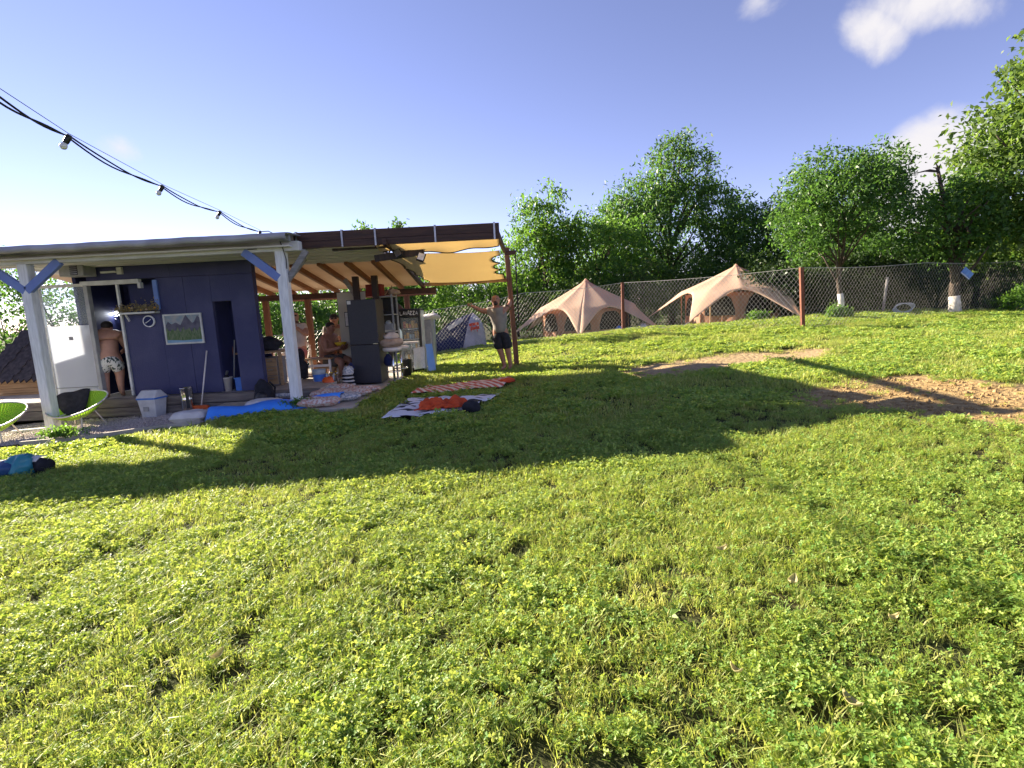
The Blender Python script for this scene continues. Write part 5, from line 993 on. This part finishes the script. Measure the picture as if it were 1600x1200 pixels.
# navy, white and red dome tent
dm = root('dome_tent', (-1.9, 19.6, gz(-1.9, 19.6)), 'navy dome tent with white and red end panel behind the fence', 'tent')
zd = gz(-1.9, 19.6) - .03; ap = V3((-1.30, 19.5, zd + 1.32)); ring_ = [V3((-3.1, 19.2, zd)), V3((-2.2, 18.6, zd)), V3((-1.25, 18.7, zd)), V3((-.85, 19.4, zd)), V3((-1.4, 20.4, zd)), V3((-2.9, 20.2, zd))]
def dome_panel(i, name, m_, f0=0, f1=1):
    A, B = ring_[i], ring_[(i + 1) % 6]
    MB().grid(lambda u, v: (lambda g_: g_.lerp(ap, v) + V3((0, 0, .22 * math.sin(math.pi * v))) + (g_ - V3((-1.9, 19.5, zd))) * (.12 * math.sin(math.pi * v)))(A.lerp(B, f0 + (f1 - f0) * u)), 8, 10).build(name, m_, dm, smooth=True, sol=.004)
dome_panel(0, 'side_panel', 'dome_navy'); dome_panel(1, 'side_panel', 'dome_navy', 0, .55); dome_panel(1, 'door_panel', 'dome_white', .55, 1); dome_panel(2, 'door_panel', 'dome_white'); dome_panel(3, 'side_panel', 'dome_navy'); dome_panel(4, 'side_panel', 'dome_navy'); dome_panel(5, 'side_panel', 'dome_navy')
for (px, py, qx, qy) in ((733, 508, 748, 505), (735, 514, 749, 511), (737, 509, 736, 518), (744, 508, 746, 518), (748, 507, 748, 514)): MB().bar(at(px, py, 18.72), at(qx, qy, 18.72), .02, .10).build('red_stripe', 'dome_red', dm)
q0, q1 = at(700, 514, 18.9), at(722, 499, 18.95); MB().bar(q0, q1, .03, .14).build('pale_patch', 'dome_white', dm)

# far siding shed and small yard things beyond the fence
shd = root('siding_shed', (12.2, 22.6, .3), 'pale grey blue siding shed behind the fence between the trees', 'shed')
for k in range(13): MB().box((12.15, 22.0 + .005 * (k % 2), .45 + k * .16), (1.5, .03, .155)).build('siding_board', 'siding', shd, M=None) if False else MB().box((12.15, 22.0 + .006 * (k % 2), .45 + k * .16), (1.5, .03, .152)).build('siding_board', 'siding', shd)
MB().box((12.15, 22.9, 1.35), (1.46, 1.7, 2.1)).build('shed_body', 'siding', shd); MB().box((12.15, 22.8, 2.48), (1.7, 2.1, .06)).build('shed_roof', 'roof_top', shd)
q0, q1 = at(1379, 482, 17.2), at(1387, 433, 17.2); q0.z = gz(q0.x, 17.2) - .1; o = MB().tube([q0, q1], .04, 7).build('leaning_stake', 'grey_wood', smooth=True); tag(o, 'weathered wooden stake leaning behind the right fence', 'stake')
sgb = at(1511, 427, 15.9); T = Matrix.Translation(sgb) @ Matrix.Rotation(R(40), 4, 'Y'); sn = root('blue_sign', sgb, 'small blue and white sign hung tilted on the right fence', 'sign'); MB(T).box((0, 0, 0), (.34, .02, .22)).build('sign_board', 'sign_blue', sn, bev=.004)
for k in range(3): MB(T).box((-.1 + .1 * k, -.013, .02), (.07, .006, .13)).build('sign_print', 'board_blue', sn)
MB(T).box((0, -.0135, -.095), (.33, .006, .02)).build('sign_edge', 'paper', sn)
hp = at(1412, 485, 16.8); mb = MB(); zz = gz(hp.x, 16.8); [mb.tube([(hp.x + (.25 + .03 * k) * math.cos(t_), 16.8 + .1 * math.sin(t_), zz + .04 + .14 * (1 + math.sin(t_ + k * .2))) for t_ in [2 * math.pi * i / 20 for i in range(21)]], .013, 5) for k in range(4)]; o = mb.build('hose_coil', 'clear_plastic', smooth=True); tag(o, 'coiled pale hose lying behind the right fence', 'hose')
# ---------------------------------------------------------------- trees
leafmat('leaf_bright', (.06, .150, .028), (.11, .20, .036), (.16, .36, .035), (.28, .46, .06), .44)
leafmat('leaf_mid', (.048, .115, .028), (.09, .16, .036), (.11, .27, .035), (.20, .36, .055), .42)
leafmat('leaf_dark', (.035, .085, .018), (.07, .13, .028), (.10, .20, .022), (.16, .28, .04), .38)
leafmat('leaf_shade', (.018, .042, .012), (.035, .065, .016), (.03, .06, .01), (.05, .09, .015), .25)  # leaf colour darkened to stand in for shade under the crowns
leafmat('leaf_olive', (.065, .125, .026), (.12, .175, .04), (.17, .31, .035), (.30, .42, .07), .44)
def leaves(cent, rad, per, size, rng, long=2.2, droop=.3):
    n = len(cent) * per
    c = np.repeat(cent, per, 0) + rng.normal(0, 1, (n, 3)) * np.repeat(rad, per)[:, None] * np.array([.5, .5, .42])
    d = rng.normal(0, 1, (n, 3)); d[:, 2] -= droop; d /= np.linalg.norm(d, axis=1)[:, None]
    q = rng.normal(0, 1, (n, 3)); q[:, 2] += .9; s_ = np.cross(d, q); s_ /= np.maximum(np.linalg.norm(s_, axis=1), 1e-6)[:, None]
    nn = np.cross(s_, d); L = size * rng.uniform(.6, 1.35, n)[:, None]; W = L / long * .5
    V = np.stack([c, c + d * L * .45 + s_ * W + nn * L * .08, c + d * L - nn * L * .10, c + d * L * .45 - s_ * W + nn * L * .08], 1).reshape(-1, 3)
    F = np.arange(n * 4).reshape(n, 4); return V, F, rng.random(n)
def tree(name, label, x, y, H, rx, ry, leaf, seed, z=None, base=.15, n_cl=260, per=26, lsize=.14, clr=.42, trunk_r=.12, lobes=None, long=2.2, droop=.3, wash=False, tl=.8, grp='trees beyond the fence', lean=(0, 0), shell=.45, limbs=14):
    z = gz(x, y) if z is None else z; rng = np.random.default_rng(seed); r = root(name, (x, y, z), label, 'tree', grp)
    lobes = lobes or [(0, 0, (1 + base) / 2, 1, 1, (1 - base) / 2)]
    cs = []; w = np.array([l[3] * l[4] * l[5] for l in lobes]) ** .8; w /= w.sum()
    for (lx, ly, lz, sx, sy, sz), f in zip(lobes, w):
        k = max(6, int(n_cl * f)); u = rng.normal(0, 1, (k, 3)); u /= np.linalg.norm(u, axis=1)[:, None]; rr = rng.uniform(shell, 1, k) ** .7
        lump_ = 1 + .22 * np.sin(3.1 * u[:, 0] * 2 + seed) * np.sin(2.7 * u[:, 2] * 2 + 1.3 * seed) + .12 * rng.normal(0, 1, k)
        cs.append(np.stack([x + lean[0] + lx * rx + u[:, 0] * rr * sx * rx * lump_, y + lean[1] + ly * ry + u[:, 1] * rr * sy * ry * lump_, z + H * (lz + u[:, 2] * rr * sz * np.minimum(lump_, 1.05))], 1))
    cs = np.concatenate(cs); cs[:, 2] = np.maximum(cs[:, 2], z + .15)
    V, F, rn = leaves(cs, rng.uniform(.6, 1.25, len(cs)) * clr, int(per * 1.35), lsize * .92, rng, long, droop)
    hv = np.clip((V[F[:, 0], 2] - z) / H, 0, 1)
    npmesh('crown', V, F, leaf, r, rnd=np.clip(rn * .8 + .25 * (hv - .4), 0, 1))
    mb = MB(); top = V3((x + lean[0] * tl, y + lean[1] * tl, z + H * .72)); pts = [V3((x, y, z - .1)).lerp(top, i / 7) + V3((.10 * math.sin(i * 1.3 + seed), .06 * math.cos(i + seed), 0)) * (i > 0) for i in range(8)]
    mb.tube(pts, [trunk_r * (1.15 - .95 * (i / 7) ** .8) for i in range(8)], 8)
    for k in range(limbs):
        c = cs[rng.integers(len(cs))]; s_ = pts[min(6, max(1, int(7 * max(.1, min(.9, ((c[2] - z) / H - .22) / .72)))))]; e = V3(c); m_ = s_.lerp(e, .5) + V3((rng.normal(0, .12), rng.normal(0, .12), .12))
        mb.tube([s_, m_, e], [trunk_r * .42, trunk_r * .26, trunk_r * .08], 5)
    tk_ = mb.build('trunk', 'bark', r, smooth=True, fix=False)
    if wash:
        mb = MB(); w_ = [pts[0].lerp(pts[1], f) for f in (.15, .6, 1)] + [pts[1].lerp(pts[2], .5)]; mb.tube(w_, [trunk_r * 1.18, trunk_r * 1.13, trunk_r * 1.05, trunk_r * .99], 10); mb.build('whitewash', 'whitewash', tk_, smooth=True)
    return r
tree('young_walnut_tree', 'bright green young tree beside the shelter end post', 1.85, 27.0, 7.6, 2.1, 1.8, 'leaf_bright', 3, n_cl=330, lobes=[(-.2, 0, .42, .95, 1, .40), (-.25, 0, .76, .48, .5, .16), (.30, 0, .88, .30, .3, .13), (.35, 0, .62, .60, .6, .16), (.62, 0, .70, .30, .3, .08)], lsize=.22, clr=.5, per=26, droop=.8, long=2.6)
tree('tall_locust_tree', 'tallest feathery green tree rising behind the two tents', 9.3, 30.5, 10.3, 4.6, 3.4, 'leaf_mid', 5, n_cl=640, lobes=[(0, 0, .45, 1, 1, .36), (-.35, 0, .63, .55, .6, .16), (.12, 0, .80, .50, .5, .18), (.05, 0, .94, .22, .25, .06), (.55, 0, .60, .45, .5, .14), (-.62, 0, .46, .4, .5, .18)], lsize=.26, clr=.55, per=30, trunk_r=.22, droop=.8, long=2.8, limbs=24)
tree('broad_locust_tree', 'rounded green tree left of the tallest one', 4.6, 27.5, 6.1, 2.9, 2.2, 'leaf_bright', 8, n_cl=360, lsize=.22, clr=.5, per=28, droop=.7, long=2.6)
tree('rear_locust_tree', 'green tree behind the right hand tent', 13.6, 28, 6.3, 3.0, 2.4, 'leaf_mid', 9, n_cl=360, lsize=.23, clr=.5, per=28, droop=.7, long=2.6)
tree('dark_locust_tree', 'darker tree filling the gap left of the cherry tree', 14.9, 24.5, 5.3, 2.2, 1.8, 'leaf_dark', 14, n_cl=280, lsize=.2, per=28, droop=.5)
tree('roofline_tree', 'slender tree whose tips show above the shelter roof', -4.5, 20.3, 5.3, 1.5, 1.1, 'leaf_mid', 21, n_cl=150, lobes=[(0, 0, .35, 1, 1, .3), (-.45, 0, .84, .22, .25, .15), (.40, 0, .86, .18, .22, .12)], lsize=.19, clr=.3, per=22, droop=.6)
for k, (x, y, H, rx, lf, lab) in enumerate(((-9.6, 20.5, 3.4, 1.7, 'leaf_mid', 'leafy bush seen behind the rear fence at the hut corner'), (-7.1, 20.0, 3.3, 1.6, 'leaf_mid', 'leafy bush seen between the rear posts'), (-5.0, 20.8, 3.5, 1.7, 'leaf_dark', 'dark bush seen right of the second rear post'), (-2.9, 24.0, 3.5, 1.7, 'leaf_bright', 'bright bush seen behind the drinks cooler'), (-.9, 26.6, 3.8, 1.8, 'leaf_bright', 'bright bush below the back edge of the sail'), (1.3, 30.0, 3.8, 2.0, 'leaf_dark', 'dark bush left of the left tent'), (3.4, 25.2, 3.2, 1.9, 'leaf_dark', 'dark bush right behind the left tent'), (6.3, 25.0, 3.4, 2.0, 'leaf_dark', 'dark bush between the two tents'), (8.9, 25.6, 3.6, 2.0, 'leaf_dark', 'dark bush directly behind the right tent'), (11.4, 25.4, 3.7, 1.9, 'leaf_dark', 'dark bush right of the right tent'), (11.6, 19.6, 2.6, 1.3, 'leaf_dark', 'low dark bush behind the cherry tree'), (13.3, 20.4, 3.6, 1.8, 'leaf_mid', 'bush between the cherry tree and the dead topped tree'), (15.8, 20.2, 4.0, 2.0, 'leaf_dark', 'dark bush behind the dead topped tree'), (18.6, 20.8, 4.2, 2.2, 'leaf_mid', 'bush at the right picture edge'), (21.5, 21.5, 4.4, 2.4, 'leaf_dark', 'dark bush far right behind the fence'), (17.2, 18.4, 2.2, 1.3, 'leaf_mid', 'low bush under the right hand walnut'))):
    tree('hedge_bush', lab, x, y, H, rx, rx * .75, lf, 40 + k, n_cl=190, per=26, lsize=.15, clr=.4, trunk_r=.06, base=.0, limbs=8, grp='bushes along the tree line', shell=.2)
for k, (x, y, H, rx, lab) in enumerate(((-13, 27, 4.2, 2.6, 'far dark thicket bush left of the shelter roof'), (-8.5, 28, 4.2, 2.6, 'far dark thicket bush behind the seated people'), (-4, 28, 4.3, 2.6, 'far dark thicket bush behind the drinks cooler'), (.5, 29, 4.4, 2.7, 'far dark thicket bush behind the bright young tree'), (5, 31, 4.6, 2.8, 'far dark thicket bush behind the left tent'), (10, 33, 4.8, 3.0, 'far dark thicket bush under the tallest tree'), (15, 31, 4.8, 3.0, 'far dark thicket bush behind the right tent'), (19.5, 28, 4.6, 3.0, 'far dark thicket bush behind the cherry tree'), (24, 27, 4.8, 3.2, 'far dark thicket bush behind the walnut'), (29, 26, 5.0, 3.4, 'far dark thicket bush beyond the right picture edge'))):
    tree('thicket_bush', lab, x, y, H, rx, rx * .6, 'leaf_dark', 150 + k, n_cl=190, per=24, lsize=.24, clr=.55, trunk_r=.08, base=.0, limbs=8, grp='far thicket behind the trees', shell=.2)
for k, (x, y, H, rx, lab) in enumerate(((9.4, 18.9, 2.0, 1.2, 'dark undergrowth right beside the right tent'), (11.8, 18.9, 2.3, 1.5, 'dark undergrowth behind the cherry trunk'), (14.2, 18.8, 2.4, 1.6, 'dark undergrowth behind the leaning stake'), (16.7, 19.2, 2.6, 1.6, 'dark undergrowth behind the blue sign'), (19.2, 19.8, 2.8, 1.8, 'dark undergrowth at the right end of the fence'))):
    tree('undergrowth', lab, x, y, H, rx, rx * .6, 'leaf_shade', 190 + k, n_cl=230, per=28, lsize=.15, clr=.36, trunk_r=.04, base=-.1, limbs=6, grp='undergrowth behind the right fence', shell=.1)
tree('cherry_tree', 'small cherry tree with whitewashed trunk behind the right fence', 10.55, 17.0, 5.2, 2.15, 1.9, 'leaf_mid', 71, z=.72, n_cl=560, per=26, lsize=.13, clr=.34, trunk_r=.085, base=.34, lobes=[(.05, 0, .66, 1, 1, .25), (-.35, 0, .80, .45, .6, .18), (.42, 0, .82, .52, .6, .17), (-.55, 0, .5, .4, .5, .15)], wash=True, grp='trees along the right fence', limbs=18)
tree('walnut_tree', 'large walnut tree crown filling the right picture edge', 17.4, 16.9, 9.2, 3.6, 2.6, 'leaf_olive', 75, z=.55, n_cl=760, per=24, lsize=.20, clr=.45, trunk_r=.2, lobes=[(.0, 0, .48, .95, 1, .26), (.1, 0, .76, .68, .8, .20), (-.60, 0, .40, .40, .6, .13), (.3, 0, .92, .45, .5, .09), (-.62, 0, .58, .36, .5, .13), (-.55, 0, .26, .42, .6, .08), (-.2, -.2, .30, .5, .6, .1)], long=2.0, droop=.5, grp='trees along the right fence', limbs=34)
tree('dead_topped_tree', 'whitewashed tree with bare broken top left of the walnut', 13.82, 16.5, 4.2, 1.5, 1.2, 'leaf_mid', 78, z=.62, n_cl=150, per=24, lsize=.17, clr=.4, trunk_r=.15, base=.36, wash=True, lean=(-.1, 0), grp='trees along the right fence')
s0 = at(1480, 340, 16.4); s1 = at(1466, 268, 16.4); dt = bpy.data.objects['dead_topped_tree']; mb = MB(); mb.tube([(13.8, 16.5, 1.4), s0, s1], [.12, .075, .045], 8)
for (px, py) in ((1462, 255), (1470, 256), (1458, 262), (1440, 268), (1425, 272)): mb.tube([s1, s1.lerp(at(px, py, 16.4), .5) + V3((0, 0, .05)), at(px, py, 16.4)], [.032, .022, .01], 5)
mb.build('dead_limb', 'bark', dt, smooth=True)
for k, (x, y, H, rx, lab) in enumerate(((-12.6, 14.8, 3.9, 1.7, 'airy tree seen through the wind screen left of the hut'), (-14.8, 15.6, 4.2, 1.7, 'airy tree at the left edge behind the playhouse'), (-11.3, 13.4, 1.2, .9, 'low green shrub behind the plank playhouse'))):
    tree('garden_tree', lab, x, y, H, rx, rx * .8, 'leaf_mid', 90 + k, n_cl=(110, 150, 80)[k], per=20, lsize=.13, clr=.34, trunk_r=.05, base=.12, grp='trees left of the hut', limbs=14)
for k, (px, py, Y, H, rx, lab) in enumerate(((1312, 495, 15.6, .4, .38, 'weed clump at the foot of the cherry tree'), (1590, 480, 16.2, .8, .6, 'leafy weed clump at the right fence end'), (100, 690, 7.75, .20, .32, 'low weeds round the foot of the left white post'), (470, 640, 8.5, .13, .25, 'grass tuft at the foot of the right white post'), (1185, 508, 17.2, .22, .2, 'small weed tuft before the right tent'))):
    p = at(px, py, Y); r_ = tree('weed_clump', lab, p.x, Y, H, rx, rx * .6, 'leaf_bright', 120 + k, n_cl=40 if k != 3 else 16, per=26, lsize=.09 if k not in (2, 3) else .05, clr=.16 if k not in (2, 3) else .07, trunk_r=.01, base=0, limbs=3, grp='weed clumps', shell=.1); r_['category'] = 'weeds'

# ---------------------------------------------------------------- lawn: clover and grass
leafmat('clover', (.09, .23, .036), (.33, .42, .085), (.42, .58, .05), (.74, .80, .15), .38, .5)
leafmat('blade', (.13, .25, .04), (.50, .47, .15), (.50, .64, .07), (.88, .84, .22), .38, .5)
def proto_clover(rng, n=34, rad=.075, hmax=.048, lr=.0105):
    V, F, rn, mi = [], [], [], []
    for _ in range(n):
        a = rng.uniform(0, 6.28); q = rad * math.sqrt(rng.random()); h = hmax * rng.uniform(.35, 1.1); c = np.array((q * math.cos(a), q * math.sin(a), h)); nrm = np.array((rng.normal(0, .65), rng.normal(0, .65), 1)); nrm /= np.linalg.norm(nrm)
        e1 = np.cross(nrm, (rng.normal(), rng.normal(), 0)); e1 /= np.linalg.norm(e1); e2 = np.cross(nrm, e1); s_ = lr * rng.uniform(.6, 1.35); rv = rng.random()
        for k in range(3):
            t_ = 2.094 * k; d = e1 * math.cos(t_) + e2 * math.sin(t_); w = np.cross(nrm, d); o = len(V)
            V += [c, c + d * s_ * .75 + w * s_ * .62 + nrm * s_ * .25, c + d * s_ * 1.45 + w * s_ * .40 + nrm * s_ * .1, c + d * s_ * 1.40 - w * s_ * .40 + nrm * s_ * .1, c + d * s_ * .75 - w * s_ * .62 + nrm * s_ * .25]; F.append((o, o + 1, o + 2, o + 3)); F.append((o, o + 3, o + 4, o)) ; rn += [rv, rv]; mi += [0, 0]
    return V, F, rn, mi
def proto_grass(rng, n=48, rad=.07, hmax=.06, w=.0018, dry=.0):
    V, F, rn, mi = [], [], [], []
    for _ in range(n):
        a = rng.uniform(0, 6.28); q = rad * math.sqrt(rng.random()); b0 = np.array((q * math.cos(a), q * math.sin(a), -.005)); h = hmax * rng.uniform(.4, 1.1); ln = rng.normal(0, .55, 2) * h; d = np.array((ln[0], ln[1], 0)); s_ = np.array((-ln[1], ln[0], 0)); s_ = s_ / max(np.linalg.norm(s_), 1e-6) * w * rng.uniform(.7, 1.4)
        m_ = b0 + d * .35 + np.array((0, 0, h * .65)); t_ = b0 + d * 1.1 + np.array((0, 0, h)); o = len(V); V += [b0 - s_, b0 + s_, m_ + s_, m_ - s_, t_]; rv = min(1, rng.random() * .8 + dry); F += [(o, o + 1, o + 2, o + 3), (o + 3, o + 2, o + 4, o + 3)]; rn += [rv, rv]; mi += [1, 1]
    return V, F, rn, mi
def lawn(name, label, protos, PX, PY, idx, scl, zoff=0.):
    """points plus the clump shapes in one mesh; a node tree turns the points into clumps"""
    PZ = terr(PX, PY) + zoff; V = [np.stack([PX, PY, PZ], 1)]; F = []; rn = []; mi = []; pid = [np.full(len(PX), -1)]; o = len(PX)
    for k, (pv, pf, pr, pm) in enumerate(protos): V.append(np.array(pv)); F += [tuple(i + o for i in (f if f[-1] != f[0] else f[:3])) for f in pf]; rn += pr; mi += pm; pid.append(np.full(len(pv), k)); o += len(pv)
    V = np.concatenate(V); pid = np.concatenate(pid); me = bpy.data.meshes.new(name); me.from_pydata(V.tolist(), [], F)
    n = len(V); m_ = len(PX); rng = np.random.default_rng(5)
    def attr(nm, ty, dom, val): a = me.attributes.new(nm, ty, dom); a.data.foreach_set('value' if ty != 'FLOAT_VECTOR' else 'vector', np.asarray(val).ravel())
    attr('rnd', 'FLOAT', 'FACE', np.array(rn, np.float32)); attr('pid', 'INT', 'POINT', pid.astype(np.int32))
    pk = np.zeros(n, np.int32); pk[:m_] = idx; sc = np.ones(n, np.float32); sc[:m_] = scl; rot = np.zeros((n, 3), np.float32); rot[:m_, 2] = rng.uniform(0, 6.28, m_); rot[:m_, 0] = rng.normal(0, .12, m_); rot[:m_, 1] = rng.normal(0, .12, m_)
    attr('pick', 'INT', 'POINT', pk); attr('scl', 'FLOAT', 'POINT', sc); attr('rot', 'FLOAT_VECTOR', 'POINT', rot)
    me.materials.append(MATS['clover']); me.materials.append(MATS['blade']); me.polygons.foreach_set('material_index', np.array(mi, np.int32))
    ob = bpy.data.objects.new(name, me); COL.objects.link(ob); tag(ob, label, 'grass', kind='stuff')
    g = bpy.data.node_groups.new(name + '_nodes', 'GeometryNodeTree'); g.interface.new_socket('Geometry', in_out='INPUT', socket_type='NodeSocketGeometry'); g.interface.new_socket('Geometry', in_out='OUTPUT', socket_type='NodeSocketGeometry')
    gi, go = N(g, 'NodeGroupInput'), N(g, 'NodeGroupOutput')
    def named(nm, ty): q = N(g, 'GeometryNodeInputNamedAttribute', data_type=ty); q.inputs['Name'].default_value = nm; return q.outputs['Attribute']
    def is_(v):
        q = N(g, 'FunctionNodeCompare', data_type='INT', operation='EQUAL'); g.links.new(named('pid', 'INT'), q.inputs[2]); q.inputs[3].default_value = v
        s_ = N(g, 'GeometryNodeSeparateGeometry', domain='POINT'); g.links.new(gi.outputs[0], s_.inputs['Geometry']); g.links.new(q.outputs[0], s_.inputs['Selection']); return s_.outputs['Selection']
    jn = N(g, 'GeometryNodeGeometryToInstance')
    insts = []
    for k in range(len(protos)): q = N(g, 'GeometryNodeGeometryToInstance'); g.links.new(is_(k), q.inputs[0]); insts.append(q.outputs[0])
    jo = N(g, 'GeometryNodeJoinGeometry')
    for s_ in reversed(insts): g.links.new(s_, jo.inputs[0])
    iop = N(g, 'GeometryNodeInstanceOnPoints'); g.links.new(is_(-1), iop.inputs['Points']); g.links.new(jo.outputs[0], iop.inputs['Instance']); iop.inputs['Pick Instance'].default_value = True
    g.links.new(named('pick', 'INT'), iop.inputs['Instance Index']); g.links.new(named('rot', 'FLOAT_VECTOR'), iop.inputs['Rotation']); g.links.new(named('scl', 'FLOAT'), iop.inputs['Scale'])
    g.nodes.remove(jn); g.links.new(iop.outputs[0], go.inputs[0])
    md = ob.modifiers.new('grow', 'NODES'); md.node_group = g; return ob
def scatter(y0, y1, dens, rng, side):
    ys = []; xs = []; y = y0
    while y < y1:
        h = .25 if y < 4 else .5; hw = side(y); n = rng.poisson(dens(y) * h * 2 * hw); ys.append(y + h * rng.random(n)); xs.append(rng.uniform(-hw, hw, n)); y += h
    return np.concatenate(xs), np.concatenate(ys)
def clear_of(x, y):
    """true where grass grows: not on paths, slab, platform"""
    ge = np.interp(x, GEX, GEY); ok = ~((x < -4.7) & (y > ge - .05)); ok &= ~((x > -5.3) & (x < -2.5) & (y > 8.3) & (y < 15.1)); ok &= ~((x < -2.5) & (y > 8.3) & (y < 15)); return ok
rng = np.random.default_rng(77)
def inside(x, y, quad):
    q = np.array(quad); s_ = np.ones(x.shape, bool)
    for i in range(4): a, b_ = q[i], q[(i + 1) % 4]; s_ &= (b_[0] - a[0]) * (y - a[1]) - (b_[1] - a[1]) * (x - a[0]) > 0
    return s_
def patch(x, y, s, seed):  # smooth field 0..1
    return .5 + .25 * np.sin(s * x * 1.3 + 1.7 * np.sin(s * y * .9 + seed)) + .25 * np.sin(s * y * 1.1 + 1.9 * np.sin(s * x * .8 + 2 * seed))
def grow(y0, y1, dens, side, protoset, name, label, base_scale):
    X, Y = scatter(y0, y1, dens, rng, side); so_, oo_ = soil(X, Y); keep = clear_of(X, Y) & (rng.random(len(X)) > np.clip(so_ * 1.25, 0, .95)) & ~inside(X, Y, tq1) & ~inside(X, Y, tq2)
    X, Y, so_ = X[keep], Y[keep], so_[keep]; f = .6 * patch(X, Y, 1.7, .3) + .4 * patch(X, Y, 4.3, 2.1) + rng.normal(0, .10, len(X)); dry = patch(X, Y, 1.1, 5.0) + rng.normal(0, .15, len(X)) + so_ * .6
    idx = np.where(f < np.where(Y < 3.2, .45, .53), rng.integers(0, 2, len(X)), 2 + rng.integers(0, 2, len(X))); idx = np.where((dry > .93) & (rng.random(len(X)) < .8), 4, idx); idx = np.where(rng.random(len(X)) < (.035 if len(protoset) > 5 else 0), 5, idx)
    hs = (.75 + .5 * patch(X, Y, 2.6, 1.0)) * np.where(X < -4.6, np.clip((np.interp(X, GEX, GEY) - Y) / .8, .35, 1), 1); return lawn(name, label, protoset, X, Y, idx, base_scale * hs * rng.uniform(.75, 1.25, len(X)) * (1 - .45 * so_))
pr = np.random.default_rng(3)
near = [proto_clover(pr, 54, .075, .045, .0068), proto_clover(pr, 44, .075, .052, .0084), proto_grass(pr), proto_grass(pr, 46, .07, .064, .0019), proto_grass(pr, 34, .07, .034, .002, .5)]
for k in (0, 1):  # a few blades among clover
    g_ = proto_grass(pr, 26, .07, .062, .0017); o_ = len(near[k][0]); near[k] = (near[k][0] + g_[0], near[k][1] + [tuple(i + o_ for i in f) for f in g_[1]], near[k][2] + g_[2], near[k][3] + g_[3])
for k in (2, 3):
    g_ = proto_clover(pr, 10, .07, .045, .008); o_ = len(near[k][0]); near[k] = (near[k][0] + g_[0], near[k][1] + [tuple(i + o_ for i in f) for f in g_[1]], near[k][2] + g_[2], near[k][3] + g_[3])
def proto_weed(rng):
    V, F, rn, mi = [], [], [], []
    for k in range(7):
        a = .9 * k + rng.uniform(-.2, .2); d = np.array((math.cos(a), math.sin(a), 0)); s_ = np.array((-math.sin(a), math.cos(a), 0)); L = rng.uniform(.03, .055); w = L * .24; rise = rng.uniform(.25, .7); o = len(V)
        V += [d * .004, d * L * .45 + s_ * w + np.array((0, 0, L * rise * .6)), d * L + np.array((0, 0, L * rise * .75)), d * L * .45 - s_ * w + np.array((0, 0, L * rise * .6))]; F.append((o, o + 1, o + 2, o + 3)); rn.append(rng.random() * .7); mi.append(0)
    V = [v + np.array((0, 0, .012)) for v in V]; return V, F, rn, mi
near.append(proto_weed(pr))
grow(.9, 6.5, lambda y: 270 if y < 3 else 270 - 34 * (y - 3), lambda y: 1.25 * y + .9, near, 'grass', 'clover and grass blades of the near lawn', 1.0)
far = [proto_clover(pr, 46, .15, .045, .016), proto_clover(pr, 46, .15, .05, .018), proto_grass(pr, 50, .15, .06, .004), proto_grass(pr, 46, .15, .075, .004), proto_grass(pr, 40, .15, .05, .004, .45)]
grow(6.4, 26, lambda y: 84 if y < 10 else 60 if y < 16 else 34, lambda y: 1.15 * y + .5, far, 'grass', 'grass of the far lawn up to the fence', 1.0)

# large fallen leaves on the clover
mat('fallen_leaf', (.66, .58, .30), (.50, .48, .20), 30, .6, .3, trans=.4)
for k, (px, py, L, a, lab) in enumerate(((1127, 866, .07, .3, 'yellow fallen leaf on the lawn right of centre'), (1238, 920, .085, .9, 'pale green fallen leaf lying on the clover at the right'), (338, 1020, .07, 1.2, 'curled fallen leaf on the clover at the lower left'), (1331, 1098, .075, 1.9, 'tan fallen leaf low at the right'), (1395, 975, .05, .1, 'small pale fallen leaf above the tan one'), (1150, 1052, .05, 2.2, 'pale fallen leaf near the bottom right of centre'))):
    d = ray(px, py); q = CAM + d * ((.07 - CAM_H) / d.z); z_ = gz(q.x, q.y) + .065; T = TR(q.x, q.y, z_ + .004, a) @ Matrix.Rotation(.1, 4, 'X')
    o = MB(T).grid(lambda u, v: (L * (u - .5), (2 * v - 1) * L * .26 * math.sin(math.pi * min(1, u * .96 + .02)) ** .8, .012 * (2 * v - 1) ** 2 + .02 * (u - .5) ** 2 * 4), 12, 6).build('fallen_leaf', 'fallen_leaf', smooth=True, sol=.0015); tag(o, lab, 'leaf', 'fallen leaves on the lawn')
